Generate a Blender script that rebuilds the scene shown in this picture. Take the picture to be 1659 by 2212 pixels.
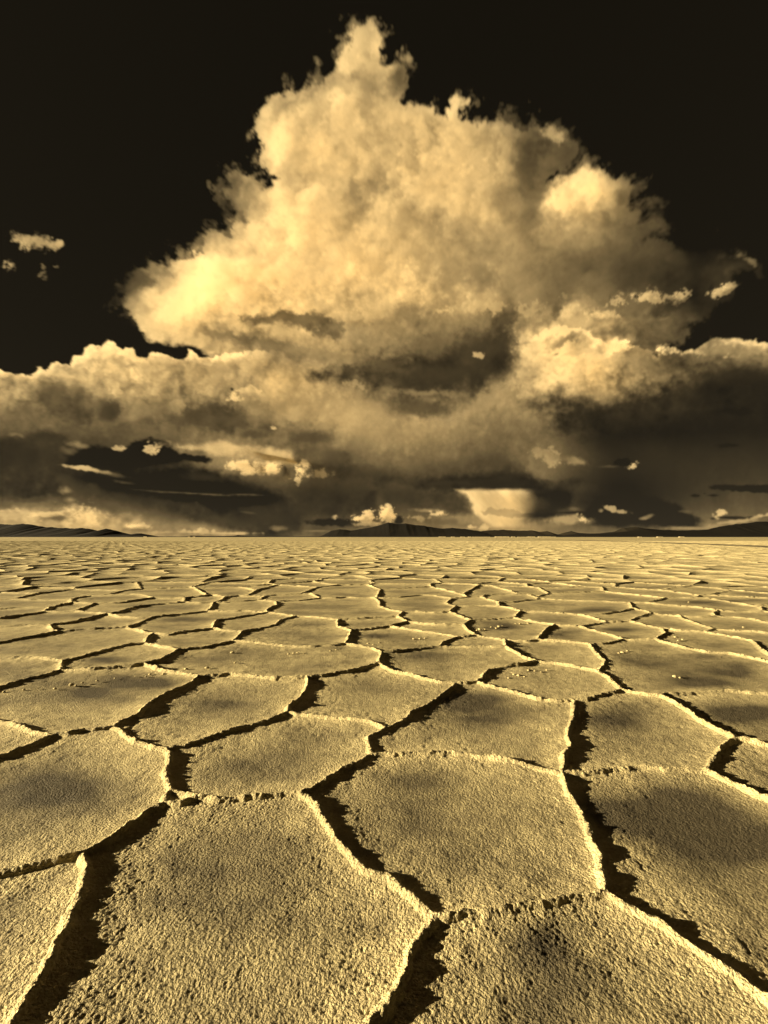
import bpy, math, os, time
import numpy as np
from mathutils import Vector
t0=time.time()
sc=bpy.context.scene
for o_ in list(bpy.data.objects): bpy.data.objects.remove(o_)
# ---------------------------------------------------------------- camera, sky, sun, exposure
HOR=1160.;FPX=1040.;CX=829.5;CAMH=1.3          # photograph measured on a 1659 x 2212 sheet: horizon row, focal length, middle column, eye height (m)
cam=bpy.data.cameras.new('camera');co=bpy.data.objects.new('camera',cam);sc.collection.objects.link(co);sc.camera=co
cam.sensor_fit='HORIZONTAL';cam.sensor_width=36;cam.lens=36*FPX/1659;cam.shift_y=(HOR-1106)/1659;cam.clip_start=.05;cam.clip_end=150000
co.location=(0,0,CAMH);co.rotation_euler=(math.radians(90),0,0)
AZ=math.radians(8);EL=math.radians(12.5)         # sun low on the left, a little behind the camera
sun=bpy.data.lights.new('sun','SUN');sun.energy=5.;sun.angle=math.radians(.5);sun.color=(1,.825,.50)
so=bpy.data.objects.new('sun',sun);sc.collection.objects.link(so)
so.rotation_euler=Vector((math.cos(AZ)*math.cos(EL),math.sin(AZ)*math.cos(EL),-math.sin(EL))).to_track_quat('-Z','Y').to_euler()
w=bpy.data.worlds.new('World');sc.world=w;w.use_nodes=True
wn=w.node_tree.nodes;wl=w.node_tree.links;bg=wn['Background'];bg.inputs['Strength'].default_value=.10
sky=wn.new('ShaderNodeTexSky');sky.sky_type='NISHITA';sky.sun_disc=False;sky.sun_elevation=EL
sky.sun_rotation=math.atan2(-math.cos(AZ),-math.sin(AZ));sky.air_density=1.0;sky.dust_density=.4;sky.altitude=3600
# the picture is toned: a deep red filter darkens the blue sky, sepia tints what is left
sep=wn.new('ShaderNodeSeparateColor');wl.new(sky.outputs[0],sep.inputs[0])
tint=wn.new('ShaderNodeMix');tint.data_type='RGBA';tint.blend_type='MULTIPLY';tint.inputs[0].default_value=1
comb=wn.new('ShaderNodeCombineColor')
pw=wn.new('ShaderNodeMath');pw.operation='POWER';pw.inputs[1].default_value=.5;wl.new(sep.outputs[0],pw.inputs[0])
for k_ in range(3): wl.new(pw.outputs[0],comb.inputs[k_])
wl.new(comb.outputs[0],tint.inputs[6]);tint.inputs[7].default_value=(.0395,.0312,.0182,1)
wl.new(tint.outputs[2],bg.inputs['Color'])
sc.view_settings.view_transform='Standard';sc.view_settings.look='None';sc.view_settings.gamma=1;sc.view_settings.use_curve_mapping=False
sc.view_settings.exposure=1.7
sc.cycles.max_bounces=6;sc.cycles.diffuse_bounces=2;sc.cycles.volume_bounces=4;sc.cycles.volume_max_steps=1024
sc.cycles.use_denoising=True
# ---------------------------------------------------------------- brightness of the sky: painted light and shade, carried as thick or thin vapour

RNG=np.random.default_rng(7)
MX0,MX1,MY0,MY1=-130.,1790.,-60.,1165.   # sheet of sky the clouds are modelled on
MS=2.0
MW=int((MX1-MX0)/MS);MH=int((MY1-MY0)/MS)
UX,UY=np.meshgrid(MX0+np.arange(MW)*MS,MY0+np.arange(MH)*MS)
UX=UX.astype(np.float32);UY=UY.astype(np.float32)
def fbm2(shape,power,cut,seed,low=0.,aspect=1.):
    r=np.random.default_rng(seed)
    g=np.fft.rfft2(r.standard_normal(shape))
    ky=np.fft.fftfreq(shape[0])[:,None]*aspect;kx=np.fft.rfftfreq(shape[1])[None,:]
    k=np.sqrt(kx*kx+ky*ky)
    f=np.fft.irfft2(g*(k+1./cut)**-power*(k>low),s=shape)
    return (f/f.std()).astype(np.float32)
GX=[0,83,166,249,332,415,498,581,664,747,830,913,996,1079,1162,1245,1328,1411,1494,1577,1659]
GR=[
(0,  [200]*21),
(83, [200]*9+[215,215,200]+[200]*9),
(166,[200]*8+[200,205,180,150]+[190]*9),
(249,[200]*7+[200,205,215,190,210,200,170,150,150,120,100,90,90,90]),
(332,[180]*6+[200,225,222,218,205,225,210,180,90,120,100,90,90,90,90]),
(415,[150]*6+[100,195,225,195,215,220,205,180,110,225,160,80,60,60,60]),
(498,[120]*5+[120,150,205,225,215,205,200,190,180,150,160,120,80,35,35,35]),
(581,[60,60,60,60,165,200,220,230,215,210,200,195,190,178,140,115,85,60,42,60,40]),
(664,[60,60,60,120,215,220,220,225,215,205,195,180,160,150,150,140,120,100,65,50,36]),
(747,[190,190,200,215,190,200,170,150,160,160,145,125,100,90,190,215,170,90,100,140,150]),
(830,[150,150,180,180,170,160,165,170,170,145,108,95,105,160,205,200,150,118,85,45,42]),
(913,[110,110,110,112,118,122,125,140,150,178,165,165,160,135,115,78,48,40,38,38,38]),
(996,[55,56,56,58,62,110,130,140,110,105,115,108,90,80,110,80,50,52,55,58,58]),
(1079,[90,105,85,62,58,58,52,58,58,62,66,72,120,170,100,60,45,48,70,80,84]),
(1160,[160,160,190,170,140,140,130,60,90,110,120,140,135,150,140,115,100,105,125,125,120]),
]
def catmull(p0,p1,p2,p3,t):
    return p1+.5*t*(p2-p0+t*(2*p0-5*p1+4*p2-p3+t*(3*(p1-p2)+p3-p0)))
def grid_value(ux,uy):
    gy=np.array([g[0] for g in GR],float);G=np.array([g[1] for g in GR],float)
    fx=np.clip(ux/82.95,0,19.999);fy=np.clip(uy/83.,0,13.97)
    ix=fx.astype(int);tx=fx-ix;iy=fy.astype(int);ty=fy-iy
    rows=[]
    for dy in(-1,0,1,2):
        yy=np.clip(iy+dy,0,14)
        v=[G[yy,np.clip(ix+d,0,20)] for d in(-1,0,1,2)]
        rows.append(catmull(*v,tx))
    return catmull(*rows,ty)
P_MAIN=[(453,773),(420,755),(387,751),(357,745),(323,738),(303,715),(293,675),(262,640),(245,600),(300,575),(340,562),(385,572),(430,556),(452,545),(447,515),(457,500),(480,512),(510,512),(520,480),(498,440),(482,405),(495,382),(520,372),(548,380),(575,398),(584,395),(561,365),(559,320),(553,281),(558,255),(567,222),(580,193),(610,186),(629,196),(642,196),(668,183),(688,186),(691,170),(714,144),(740,112),(751,94),(748,66),(766,55),(781,43),(789,39),(807,51),(811,76),(818,99),(831,128),(854,126),(873,134),(886,160),(898,183),(881,212),(873,224),(891,216),(909,222),(942,238),(963,235),(964,212),(981,205),(1003,214),(1020,212),(1022,222),(1005,240),(1027,257),(1055,268),(1072,252),(1085,278),(1113,288),(1137,285),(1154,269),(1174,271),(1191,288),(1219,288),(1236,315),(1241,339),(1226,363),(1202,378),(1184,392),(1215,381),(1246,368),(1284,355),(1311,367),(1328,394),(1355,397),(1362,428),(1396,456),(1424,459),(1448,483),(1461,500),(1430,524),(1440,600),(1420,700),(1400,800),(1400,1300),(400,1300)]
P_LEFT=[(-200,830),(-60,795),(0,800),(20,808),(37,811),(52,803),(68,813),(80,800),(72,791),(100,791),(123,775),(150,783),(160,770),(175,770),(183,751),(200,746),(215,750),(233,736),(250,743),(265,760),(273,753),(290,753),(297,765),(317,773),(325,763),(350,763),(377,771),(393,775),(407,762),(430,770),(453,773),(620,760),(620,1300),(-200,1300)]
P_RIGHT=[(1050,770),(1106,747),(1133,727),(1166,729),(1186,717),(1206,716),(1260,720),(1319,757),(1339,747),(1364,746),(1383,761),(1406,767),(1418,771),(1423,752),(1459,752),(1476,757),(1509,747),(1536,726),(1573,731),(1616,729),(1659,739),(1720,735),(1900,760),(1900,1300),(1050,1300)]
P_VEIL=[(1400,500),(1460,515),(1500,520),(1530,500),(1565,468),(1580,470),(1560,497),(1602,486),(1560,520),(1580,535),(1640,555),(1648,575),(1600,600),(1612,612),(1600,640),(1560,665),(1510,700),(1480,735),(1440,762),(1400,800),(1300,800),(1300,520)]
# large shapes first: outline, value, softness, strength
PS=[([(500,640),(700,600),(900,600),(1080,620),(1080,668),(900,672),(740,664),(600,668)],212,30,.5),
([(510,690),(560,676),(640,671),(700,677),(742,690),(750,716),(736,738),(714,730),(690,706),(620,701),(560,699)],100,8,.9),
([(430,722),(470,709),(520,713),(560,720),(620,733),(665,753),(720,772),(700,782),(640,772),(590,765),(545,752),(500,740),(450,736)],112,11,.85),
([(760,700),(830,690),(900,670),(960,700),(1040,690),(1090,672),(1112,690),(1112,760),(1000,790),(880,790),(800,760),(770,730)],132,26,.7),
([(740,794),(826,784),(886,774),(946,735),(1020,720),(1073,712),(1084,680),(1112,678),(1122,700),(1108,787),(1086,809),(1053,834),(1020,850),(970,846),(886,843),(836,829),(753,826),(686,812)],60,22,1.),
([(806,858),(880,850),(940,862),(985,880),(950,900),(880,903),(838,888)],84,16,.9),
([(450,860),(560,900),(620,915),(720,935),(715,962),(600,948),(470,930),(300,925),(120,925),(0,915),(0,880),(160,880),(300,890)],88,24,.75),
([(70,840),(160,842),(240,860),(260,890),(200,910),(100,900),(60,870)],78,14,.8),
([(380,880),(440,868),(540,890),(600,920),(520,925),(420,918)],76,16,.8),
([(140,1006),(150,985),(190,975),(200,963),(240,968),(280,963),(298,952),(340,953),(375,970),(400,985),(450,991),(420,998),(350,1002),(300,1010),(200,1012)],26,4,1.),
([(-200,945),(20,940),(60,950),(110,940),(145,950),(160,975),(140,1000),(130,1030),(150,1062),(120,1078),(-200,1085)],56,10,.95),
([(140,1020),(250,1027),(350,1010),(450,1005),(560,1040),(640,1080),(560,1100),(450,1094),(350,1078),(250,1062),(180,1047)],36,11,.95),
([(190,1070),(300,1080),(450,1095),(600,1090),(660,1105),(650,1152),(560,1154),(450,1137),(330,1118),(240,1097)],56,12,.9),
([(560,1040),(650,1060),(760,1062),(980,1060),(1010,1080),(1020,1112),(980,1112),(900,1098),(820,1100),(740,1108),(650,1112)],58,12,.85),
([(620,960),(720,970),(800,1010),(950,1010),(1060,992),(1120,1000),(1200,1040),(1210,1052),(980,1056),(860,1056),(740,1040),(640,1000)],62,22,.85),
([(900,1036),(1000,1026),(1100,1020),(1190,1046),(1190,1057),(900,1058)],42,10,.9),
([(1150,1040),(1260,1040),(1245,1072),(1238,1096),(1210,1116),(1140,1122),(1155,1090)],42,12,.95),
([(1290,1080),(1420,1075),(1462,1090),(1515,1120),(1440,1137),(1330,1137),(1280,1127),(1245,1112)],34,8,.95),
([(1010,870),(1120,860),(1220,880),(1180,960),(1090,990),(980,960)],118,40,.5),
([(1180,880),(1260,860),(1400,850),(1520,800),(1660,790),(1900,800),(1900,915),(1400,925),(1250,930)],40,34,.85),
([(560,950),(640,950),(700,975),(690,1000),(640,1010),(560,985)],96,14,.6),
([(352,953),(400,956),(450,957),(560,962),(628,975),(640,1000),(600,1003),(540,992),(470,986),(410,972)],208,6,.9),
([(30,1098),(110,1094),(190,1100),(240,1112),(290,1135),(240,1145),(120,1142),(-100,1150),(-100,1100)],196,10,.8),
([(225,1100),(330,1118),(480,1140),(480,1150),(300,1150),(230,1135)],140,10,.6),
([(1106,725),(1150,722),(1210,720),(1260,740),(1340,752),(1330,790),(1260,815),(1190,810),(1130,790)],226,18,.8),
([(1215,665),(1300,660),(1350,690),(1330,730),(1240,725),(1190,715)],185,14,.7)]
# cx,cy,rx,ry,angle(deg, + = falls to the right),value,alpha
S=[ # the tower
(1010,560,150,90,0,168,.6),(880,470,60,40,-20,186,.5),(690,250,26,60,10,186,.5),(800,300,50,30,0,190,.5),(1040,420,40,90,10,190,.5),(600,450,50,60,20,238,.6),(420,650,70,40,-15,240,.6),(736,240,20,52,0,250,.95),(588,330,24,95,0,240,.8),(905,290,20,60,-12,245,.85),(930,400,60,60,0,232,.7),(755,415,20,34,-10,165,.7),
(790,215,22,60,0,172,.6),(748,180,22,34,0,182,.6),(865,170,28,46,0,92,.85),(872,140,12,8,0,150,.7),(640,330,40,60,0,205,.6),(690,370,35,40,0,235,.6),
(840,330,25,50,-20,185,.6),(1000,330,40,70,0,208,.5),(1060,340,14,50,0,165,.5),(1085,330,14,45,0,190,.5),
(1145,330,40,60,20,74,.9),(1188,293,30,16,25,185,.9),(1203,305,20,14,0,200,.8),(1218,345,20,35,0,100,.7),(1262,408,62,36,5,240,.95),(1150,385,32,42,0,82,.8),(1315,400,30,30,0,200,.6),(1345,430,30,30,30,120,.6),
(1115,440,50,40,0,165,.5),(1180,470,60,30,0,125,.5),(1400,510,60,20,20,75,.6),(1350,560,60,40,0,90,.5),
(505,410,12,28,-25,140,.8),(530,440,14,40,-30,165,.7),(560,450,16,50,-30,190,.6),(535,470,10,22,-30,70,.6),
(640,590,120,45,0,235,.6),(480,600,80,50,-20,228,.5),(340,690,50,35,30,225,.7),(310,650,40,22,40,160,.5),(300,600,50,20,10,75,.7),(360,580,40,12,0,150,.6),
(560,520,80,22,-10,215,.5),(800,560,140,70,0,205,.4),
# grey bands across the middle
(640,684,66,9,3,112,.85),(590,690,60,10,-6,140,.6),(727,700,16,22,20,118,.7),(460,722,38,9,5,135,.8),(570,742,80,15,8,118,.8),(660,758,60,12,10,140,.6),(720,772,60,14,10,135,.6),
(610,715,45,8,12,195,.6),(790,680,50,12,0,205,.5),(830,710,40,12,0,165,.5),(873,681,30,14,-5,138,.6),(936,740,70,34,-12,115,.7),
(960,807,160,28,-4,66,.9),(1050,750,80,38,-15,70,.85),(1090,690,22,14,0,92,.8),(840,792,70,16,6,95,.7),(905,882,75,17,5,92,.85),(960,674,24,11,-10,205,.8),(1053,667,32,11,-6,195,.8),(1020,680,18,8,0,150,.6),
(1036,767,9,6,20,185,.95),(920,846,90,8,3,165,.6),(770,830,30,8,15,170,.7),(720,905,120,40,10,185,.4),(1060,860,60,24,-25,175,.5),(800,880,60,30,0,178,.4),
# left bank
(205,772,26,22,0,235,.8),(238,762,26,24,0,232,.8),(225,802,34,11,5,248,.9),(287,815,25,16,10,240,.9),(255,852,11,17,-30,228,.95),(337,795,14,24,-20,215,.8),(340,770,20,8,0,228,.8),
(410,775,22,10,0,215,.7),(140,812,60,11,8,230,.85),(0,808,16,14,0,225,.8),(52,812,14,9,0,215,.8),(172,785,16,12,0,225,.7),(283,765,14,9,0,225,.7),(270,795,12,22,-20,180,.5),(310,795,12,18,0,185,.5),
(22,866,26,16,-10,200,.7),(35,870,20,9,0,130,.5),(110,850,50,28,15,98,.8),(170,845,40,14,0,118,.6),(237,890,26,22,-20,72,.95),(222,868,14,14,0,85,.7),(285,900,45,14,-20,150,.7),(395,850,12,20,0,95,.8),(425,842,18,18,20,205,.7),(378,875,14,12,0,180,.6),
(372,822,12,12,0,120,.6),(440,905,70,22,0,80,.7),(505,905,50,20,0,95,.6),(340,880,50,20,5,125,.5),(501,856,13,11,0,255,1),(540,846,30,7,5,235,.9),(500,843,4,5,0,60,1),(540,870,24,16,0,150,.8),(560,900,40,22,0,150,.5),(560,855,14,10,0,190,.5),
(60,900,60,20,5,120,.5),(460,800,40,30,0,180,.5),(520,790,40,18,0,195,.5),(600,830,30,24,0,205,.5),(630,880,30,30,0,180,.4),(600,875,18,22,0,140,.5),(590,926,8,5,0,215,.8),
# low on the left
(60,985,110,42,0,57,.9),(100,945,50,12,5,60,.9),(30,938,14,5,0,140,.8),(45,942,10,5,20,130,.7),(240,987,95,18,2,28,1),(330,962,46,13,0,30,1),(215,965,20,8,0,60,.5),(420,990,36,7,5,30,.95),(360,1000,60,14,5,38,.8),
(170,962,26,8,10,150,.9),(150,975,22,10,0,110,.8),(185,1013,52,5,9,215,.95),(250,1025,40,6,12,150,.6),(258,969,18,6,0,205,.95),(330,974,14,9,15,215,1),(323,969,8,6,0,200,.8),(470,966,110,12,3,200,.8),(400,956,50,8,0,90,.6),(590,978,50,14,8,195,.6),
(525,1008,34,13,10,246,1),(540,1018,16,12,0,235,.9),(590,1014,22,15,-10,240,1),(650,1018,20,20,-20,228,.9),(640,1034,10,12,0,215,.8),(690,1025,26,8,0,180,.6),(560,1040,60,20,0,80,.5),
(330,1040,150,14,5,42,.85),(480,1080,100,11,2,28,.95),(560,1075,60,10,3,38,.8),(420,1066,110,2.2,3,95,.8),(320,1060,60,2,5,75,.7),(535,1069,40,2,2,110,.8),(450,1030,80,12,3,60,.6),(270,1042,26,4,10,95,.6),
(142,1060,16,9,10,160,.85),(152,1079,14,8,0,165,.8),(200,1060,50,16,10,70,.5),(80,1078,26,8,0,70,.7),(185,1122,42,22,15,232,.95),(12,1105,16,3,0,215,.9),(30,1117,18,6,0,215,.9),(36,1104,8,6,0,220,.9),(100,1111,48,5,0,228,.95),(70,1115,14,6,0,225,.9),(128,1119,22,7,0,105,.9),(75,1126,20,5,0,205,.8),(150,1132,14,4,0,215,.8),(20,1128,60,8,0,150,.5),
(250,1095,70,16,15,88,.8),(340,1112,90,20,10,110,.5),(275,1122,16,8,0,115,.8),(285,1139,26,4.5,0,228,.9),(300,1146,40,3,2,120,.8),(300,1137,10,4,0,240,.9),(360,1150,30,3,0,180,.7),(420,1149,30,4,0,205,.8),(500,1152,60,3,0,190,.7),(500,1128,60,18,8,70,.8),(580,1120,90,26,0,56,.9),(620,1140,40,10,0,58,.8),(535,1107,20,3,8,90,.6),
# low middle
(670,947,80,18,0,72,.85),(560,938,50,10,0,75,.8),(710,985,60,18,0,78,.8),(790,1020,70,16,0,72,.6),(760,960,60,24,0,110,.5),(830,940,100,30,0,150,.4),(700,1065,60,20,0,55,.6),(850,1075,80,20,0,64,.7),(690,1095,60,14,0,62,.5),(820,1085,12,26,0,88,.6),(960,1010,120,26,0,92,.5),
(1055,1043,110,11,0,48,.95),(960,1043,90,10,0,62,.8),(1085,1030,50,16,0,52,.7),(720,1128,55,9,0,36,.95),(760,1132,40,8,0,50,.8),(723,1117,8,6,0,190,.9),(690,1147,30,2.5,0,140,.8),(600,1141,20,6,0,110,.6),
(775,1120,20,9,0,245,1),(800,1118,18,9,0,238,1),(800,1112,12,9,0,245,1),(832,1113,13,13,0,250,1),(846,1116,10,9,0,235,.9),(790,1132,26,5,0,205,.7),(862,1124,9,10,0,52,1),(925,1104,40,5,3,160,.8),(944,1112,26,5.5,3,225,.95),(905,1118,30,6,0,175,.8),(960,1128,44,8,0,100,.8),(1000,1135,30,6,0,110,.6),(1018,1140,10,4,0,220,.9),(1045,1142,7,5,0,235,.95),(1090,1133,10,4,0,120,.7),
# low right
(1183,985,32,12,12,172,.9),(1165,980,16,12,10,165,.8),(1246,998,28,9,12,158,.9),(1215,992,30,8,10,120,.6),(1346,1002,18,9,0,24,1),(1373,1008,13,5,-15,220,1),(1320,1008,30,3,0,90,.7),
(1215,1078,24,20,0,38,.95),(1180,1100,60,18,-20,50,.85),(1150,1090,30,20,0,110,.5),(1150,1113,60,5,0,44,.95),(1250,1108,60,3,0,34,.9),(1230,1124,46,10,0,180,.85),(1258,1124,9,8,0,228,.95),(1200,1135,30,8,0,140,.6),(1250,1055,40,14,0,72,.6),(1240,1100,12,4,0,120,.7),
(1290,1085,50,20,0,48,.8),(1375,1095,90,22,5,36,.95),(1430,1118,80,15,10,36,.95),(1330,1130,60,10,0,42,.9),(1325,1100,12,4,10,185,.95),(1342,1105,14,4,10,175,.95),(1299,1103,6,4,0,150,.8),(1402,1116,16,5,-15,140,.9),(1390,1120,12,4,0,160,.8),(1480,1105,20,4,0,110,.6),
(1580,1052,44,6,0,26,1),(1630,1055,50,8,0,26,1),(1680,1056,40,9,0,26,1),(1501,1071,8,3,0,30,.95),(1541,1070,13,2.4,0,30,.95),(1573,962,24,5,0,26,.9),(1522,1066,3,1.5,0,40,.8),(1400,1073,30,2,0,45,.7),(1600,890,60,8,0,28,.7),(1420,890,40,8,0,50,.4),
(1552,1116,12,10,-30,235,1),(1560,1110,8,6,0,235,1),(1585,1119,34,3.5,3,38,.95),(1540,1121,8,4,0,45,.9),(1622,1117,12,1.8,0,45,.9),(1590,1127,60,4,-6,185,.8),(1650,1115,22,4,-12,200,.9),(1480,1141,60,3,0,160,.8),(1540,1137,30,4,-8,150,.8),
# right bank and the scraps above it
(1145,737,26,13,0,222,.9),(1192,727,17,12,-25,240,.95),(1263,781,26,13,0,255,.95),(1280,792,14,8,0,252,.9),(1200,797,30,16,0,236,.8),(1225,765,40,12,0,238,.8),(1206,764,10,5,-15,120,.8),(1258,762,60,5,-10,200,.6),(1348,757,22,13,-10,240,.95),(1290,790,50,24,0,215,.6),(1432,763,12,11,0,232,.95),(1455,761,16,9,0,200,.8),(1495,762,24,8,0,195,.8),
(1566,771,20,5,0,238,.9),(1560,755,50,18,0,130,.6),(1630,742,30,7,10,205,.8),(1600,770,60,20,0,120,.5),(1380,790,60,20,-8,135,.7),(1220,740,40,9,-30,120,.8),(1240,728,50,10,-12,118,.7),(1292,683,34,12,0,222,.95),(1258,706,22,16,0,195,.8),(1330,720,60,18,0,85,.7),
(1256,650,40,9,15,165,.85),(1218,645,8,6,0,175,.8),(1146,671,28,14,-30,190,.8),(1170,700,30,12,-20,150,.6),(1200,680,14,24,0,80,.7),(1339,648,17,13,0,180,.95),(1342,630,9,7,0,165,.9),(1402,640,30,14,5,212,.97),(1443,640,20,8,0,175,.9),(1473,637,20,9,-20,200,.95),(1395,672,16,6,-45,150,.85),(1437,686,14,3,-15,120,.8),(1439,702,18,7,-15,110,.7),(1440,660,60,14,-20,52,.7),
(1569,624,24,9,-25,215,1),(1606,667,13,3.5,-25,165,.9),(1515,708,22,6,-45,90,.7),(1620,558,18,9,20,150,.9),(1600,545,16,7,-30,130,.8),(1570,545,30,7,-30,70,.7),(1548,492,22,5,-35,90,.8),(1380,610,60,16,0,70,.5),
]
# scraps that stand alone against the open sky: same tuple, added from nothing
FR=[(60,524,44,14,8,185,.95),(45,535,30,9,20,205,.9),(115,528,17,11,-10,190,.95),(14,572,12,9,50,205,.95),(8,582,14,5,30,190,.9),(89,577,8,6,0,150,.8),(90,593,12,8,0,160,.8),(125,573,8,4,40,140,.8),(72,566,6,3,0,90,.6),(78,428,20,4,10,36,.6),(1634,585,14,14,0,60,.5)]
def seg_sdf(P,x,y):
    """signed distance to polygon, positive inside"""
    d=np.full(x.shape,1e9,np.float32);ins=np.zeros(x.shape,bool)
    n=len(P)
    for i in range(n):
        ax,ay=P[i];bx,by=P[(i+1)%n]
        ex,ey=bx-ax,by-ay;L=ex*ex+ey*ey+1e-9
        t=np.clip(((x-ax)*ex+(y-ay)*ey)/L,0,1)
        dd=(x-ax-t*ex)**2+(y-ay-t*ey)**2
        np.minimum(d,dd,out=d)
        if ay!=by:
            c=((ay>y)!=(by>y))&(x<ex*(y-ay)/(by-ay)+ax);ins^=c
    d=np.sqrt(d);return np.where(ins,d,-d)
def worley2(x,y,seed):
    ix=np.floor(x);iy=np.floor(y);best=np.full(x.shape,9.,np.float32)
    for dx in(-1,0,1):
        for dy in(-1,0,1):
            cx=ix+dx;cy=iy+dy
            h=np.sin(cx*127.1+cy*311.7+seed*17.3)*43758.5453;h-=np.floor(h)
            g=np.sin(cx*269.5+cy*183.3+seed*9.7)*43758.5453;g-=np.floor(g)
            d=(cx+h-x)**2+(cy+g-y)**2;np.minimum(best,d,out=best)
    return np.sqrt(best)
def sstep(x): x=np.clip(x,0,1);return x*x*(3-2*x)
CORR=[
[0.62,0.77,1.12,0.52,0.54,0.56,0.57,0.55,0.48,0.35,0.69,0.86,0.88,0.71,0.66,0.67,0.69,0.72,1.0,1.0],
[0.62,0.77,1.12,0.5,0.52,0.55,0.59,0.63,0.61,0.61,1.03,1.03,0.9,0.71,0.66,0.67,0.71,0.76,0.81,0.87],
[0.62,0.77,1.12,0.48,0.49,0.51,0.56,0.64,0.57,0.62,0.9,0.81,0.77,0.71,0.66,0.69,0.74,0.81,0.85,0.87],
[0.62,0.77,1.12,0.47,0.47,0.47,0.47,0.64,0.61,0.72,0.73,0.72,0.77,0.71,0.66,0.71,0.8,0.88,0.9,0.87],
[0.62,0.77,1.12,1.06,1.02,0.79,0.32,0.7,0.73,0.72,0.75,0.73,0.82,0.81,0.6,0.76,0.89,0.96,0.92,0.87],
[0.62,0.77,1.12,1.05,1.25,1.25,0.49,0.61,0.66,0.73,0.66,0.7,0.78,0.81,0.72,0.95,1.02,1.02,0.88,0.87],
[0.62,0.77,1.12,0.79,0.51,0.52,0.55,0.74,0.82,0.75,0.78,0.72,0.74,0.77,0.67,0.9,0.81,0.72,0.73,0.87],
[0.57,0.49,0.69,0.47,0.51,0.81,0.8,0.77,0.77,0.85,0.78,0.76,0.68,0.7,0.73,0.68,0.67,0.63,0.73,0.87],
[0.57,0.57,0.53,0.41,0.7,0.88,0.91,1.0,0.84,0.81,0.8,0.85,0.78,0.69,0.6,0.76,0.78,0.73,0.72,0.77],
[0.75,0.66,0.65,0.73,0.62,0.71,0.74,0.74,0.72,0.68,0.71,0.68,0.67,0.61,0.71,0.78,0.98,0.67,0.65,0.71],
[0.85,0.76,0.64,0.71,0.82,0.82,0.69,1.03,0.84,0.72,0.65,0.63,0.59,0.54,0.72,1.24,1.15,1.16,0.76,0.59],
[0.63,0.7,0.66,0.64,0.65,0.68,0.63,0.75,0.79,0.75,0.79,0.7,0.67,0.66,0.7,0.64,1.25,1.0,0.7,0.59],
[0.58,0.6,0.72,0.59,0.66,0.67,0.81,1.0,0.85,0.68,0.78,0.78,0.74,0.72,0.74,0.74,0.64,0.6,0.65,0.6],
[0.62,0.71,0.71,0.77,0.61,1.17,0.54,0.73,0.85,0.73,0.76,0.66,0.64,0.9,0.76,0.62,0.89,0.59,0.62,0.66],
[0.6,0.79,0.83,0.98,0.8,0.82,1.44,1.77,0.57,0.64,1.02,0.78,0.64,0.94,0.81,1.25,0.63,0.92,0.82,0.8]]
def corr_at():
    C=np.array(CORR,float);ny,nx=C.shape
    fx=np.clip(UX/1659*(nx-1),0,nx-1.001);fy=np.clip(UY/1160*(ny-1),0,ny-1.001);ix=fx.astype(int);iy=fy.astype(int);tx=fx-ix;ty=fy-iy
    tx=tx*tx*(3-2*tx);ty=ty*ty*(3-2*ty)
    return ((C[iy,ix]*(1-tx)+C[iy,ix+1]*tx)*(1-ty)+(C[iy+1,ix]*(1-tx)+C[iy+1,ix+1]*tx)*ty).astype(np.float32)
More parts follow.
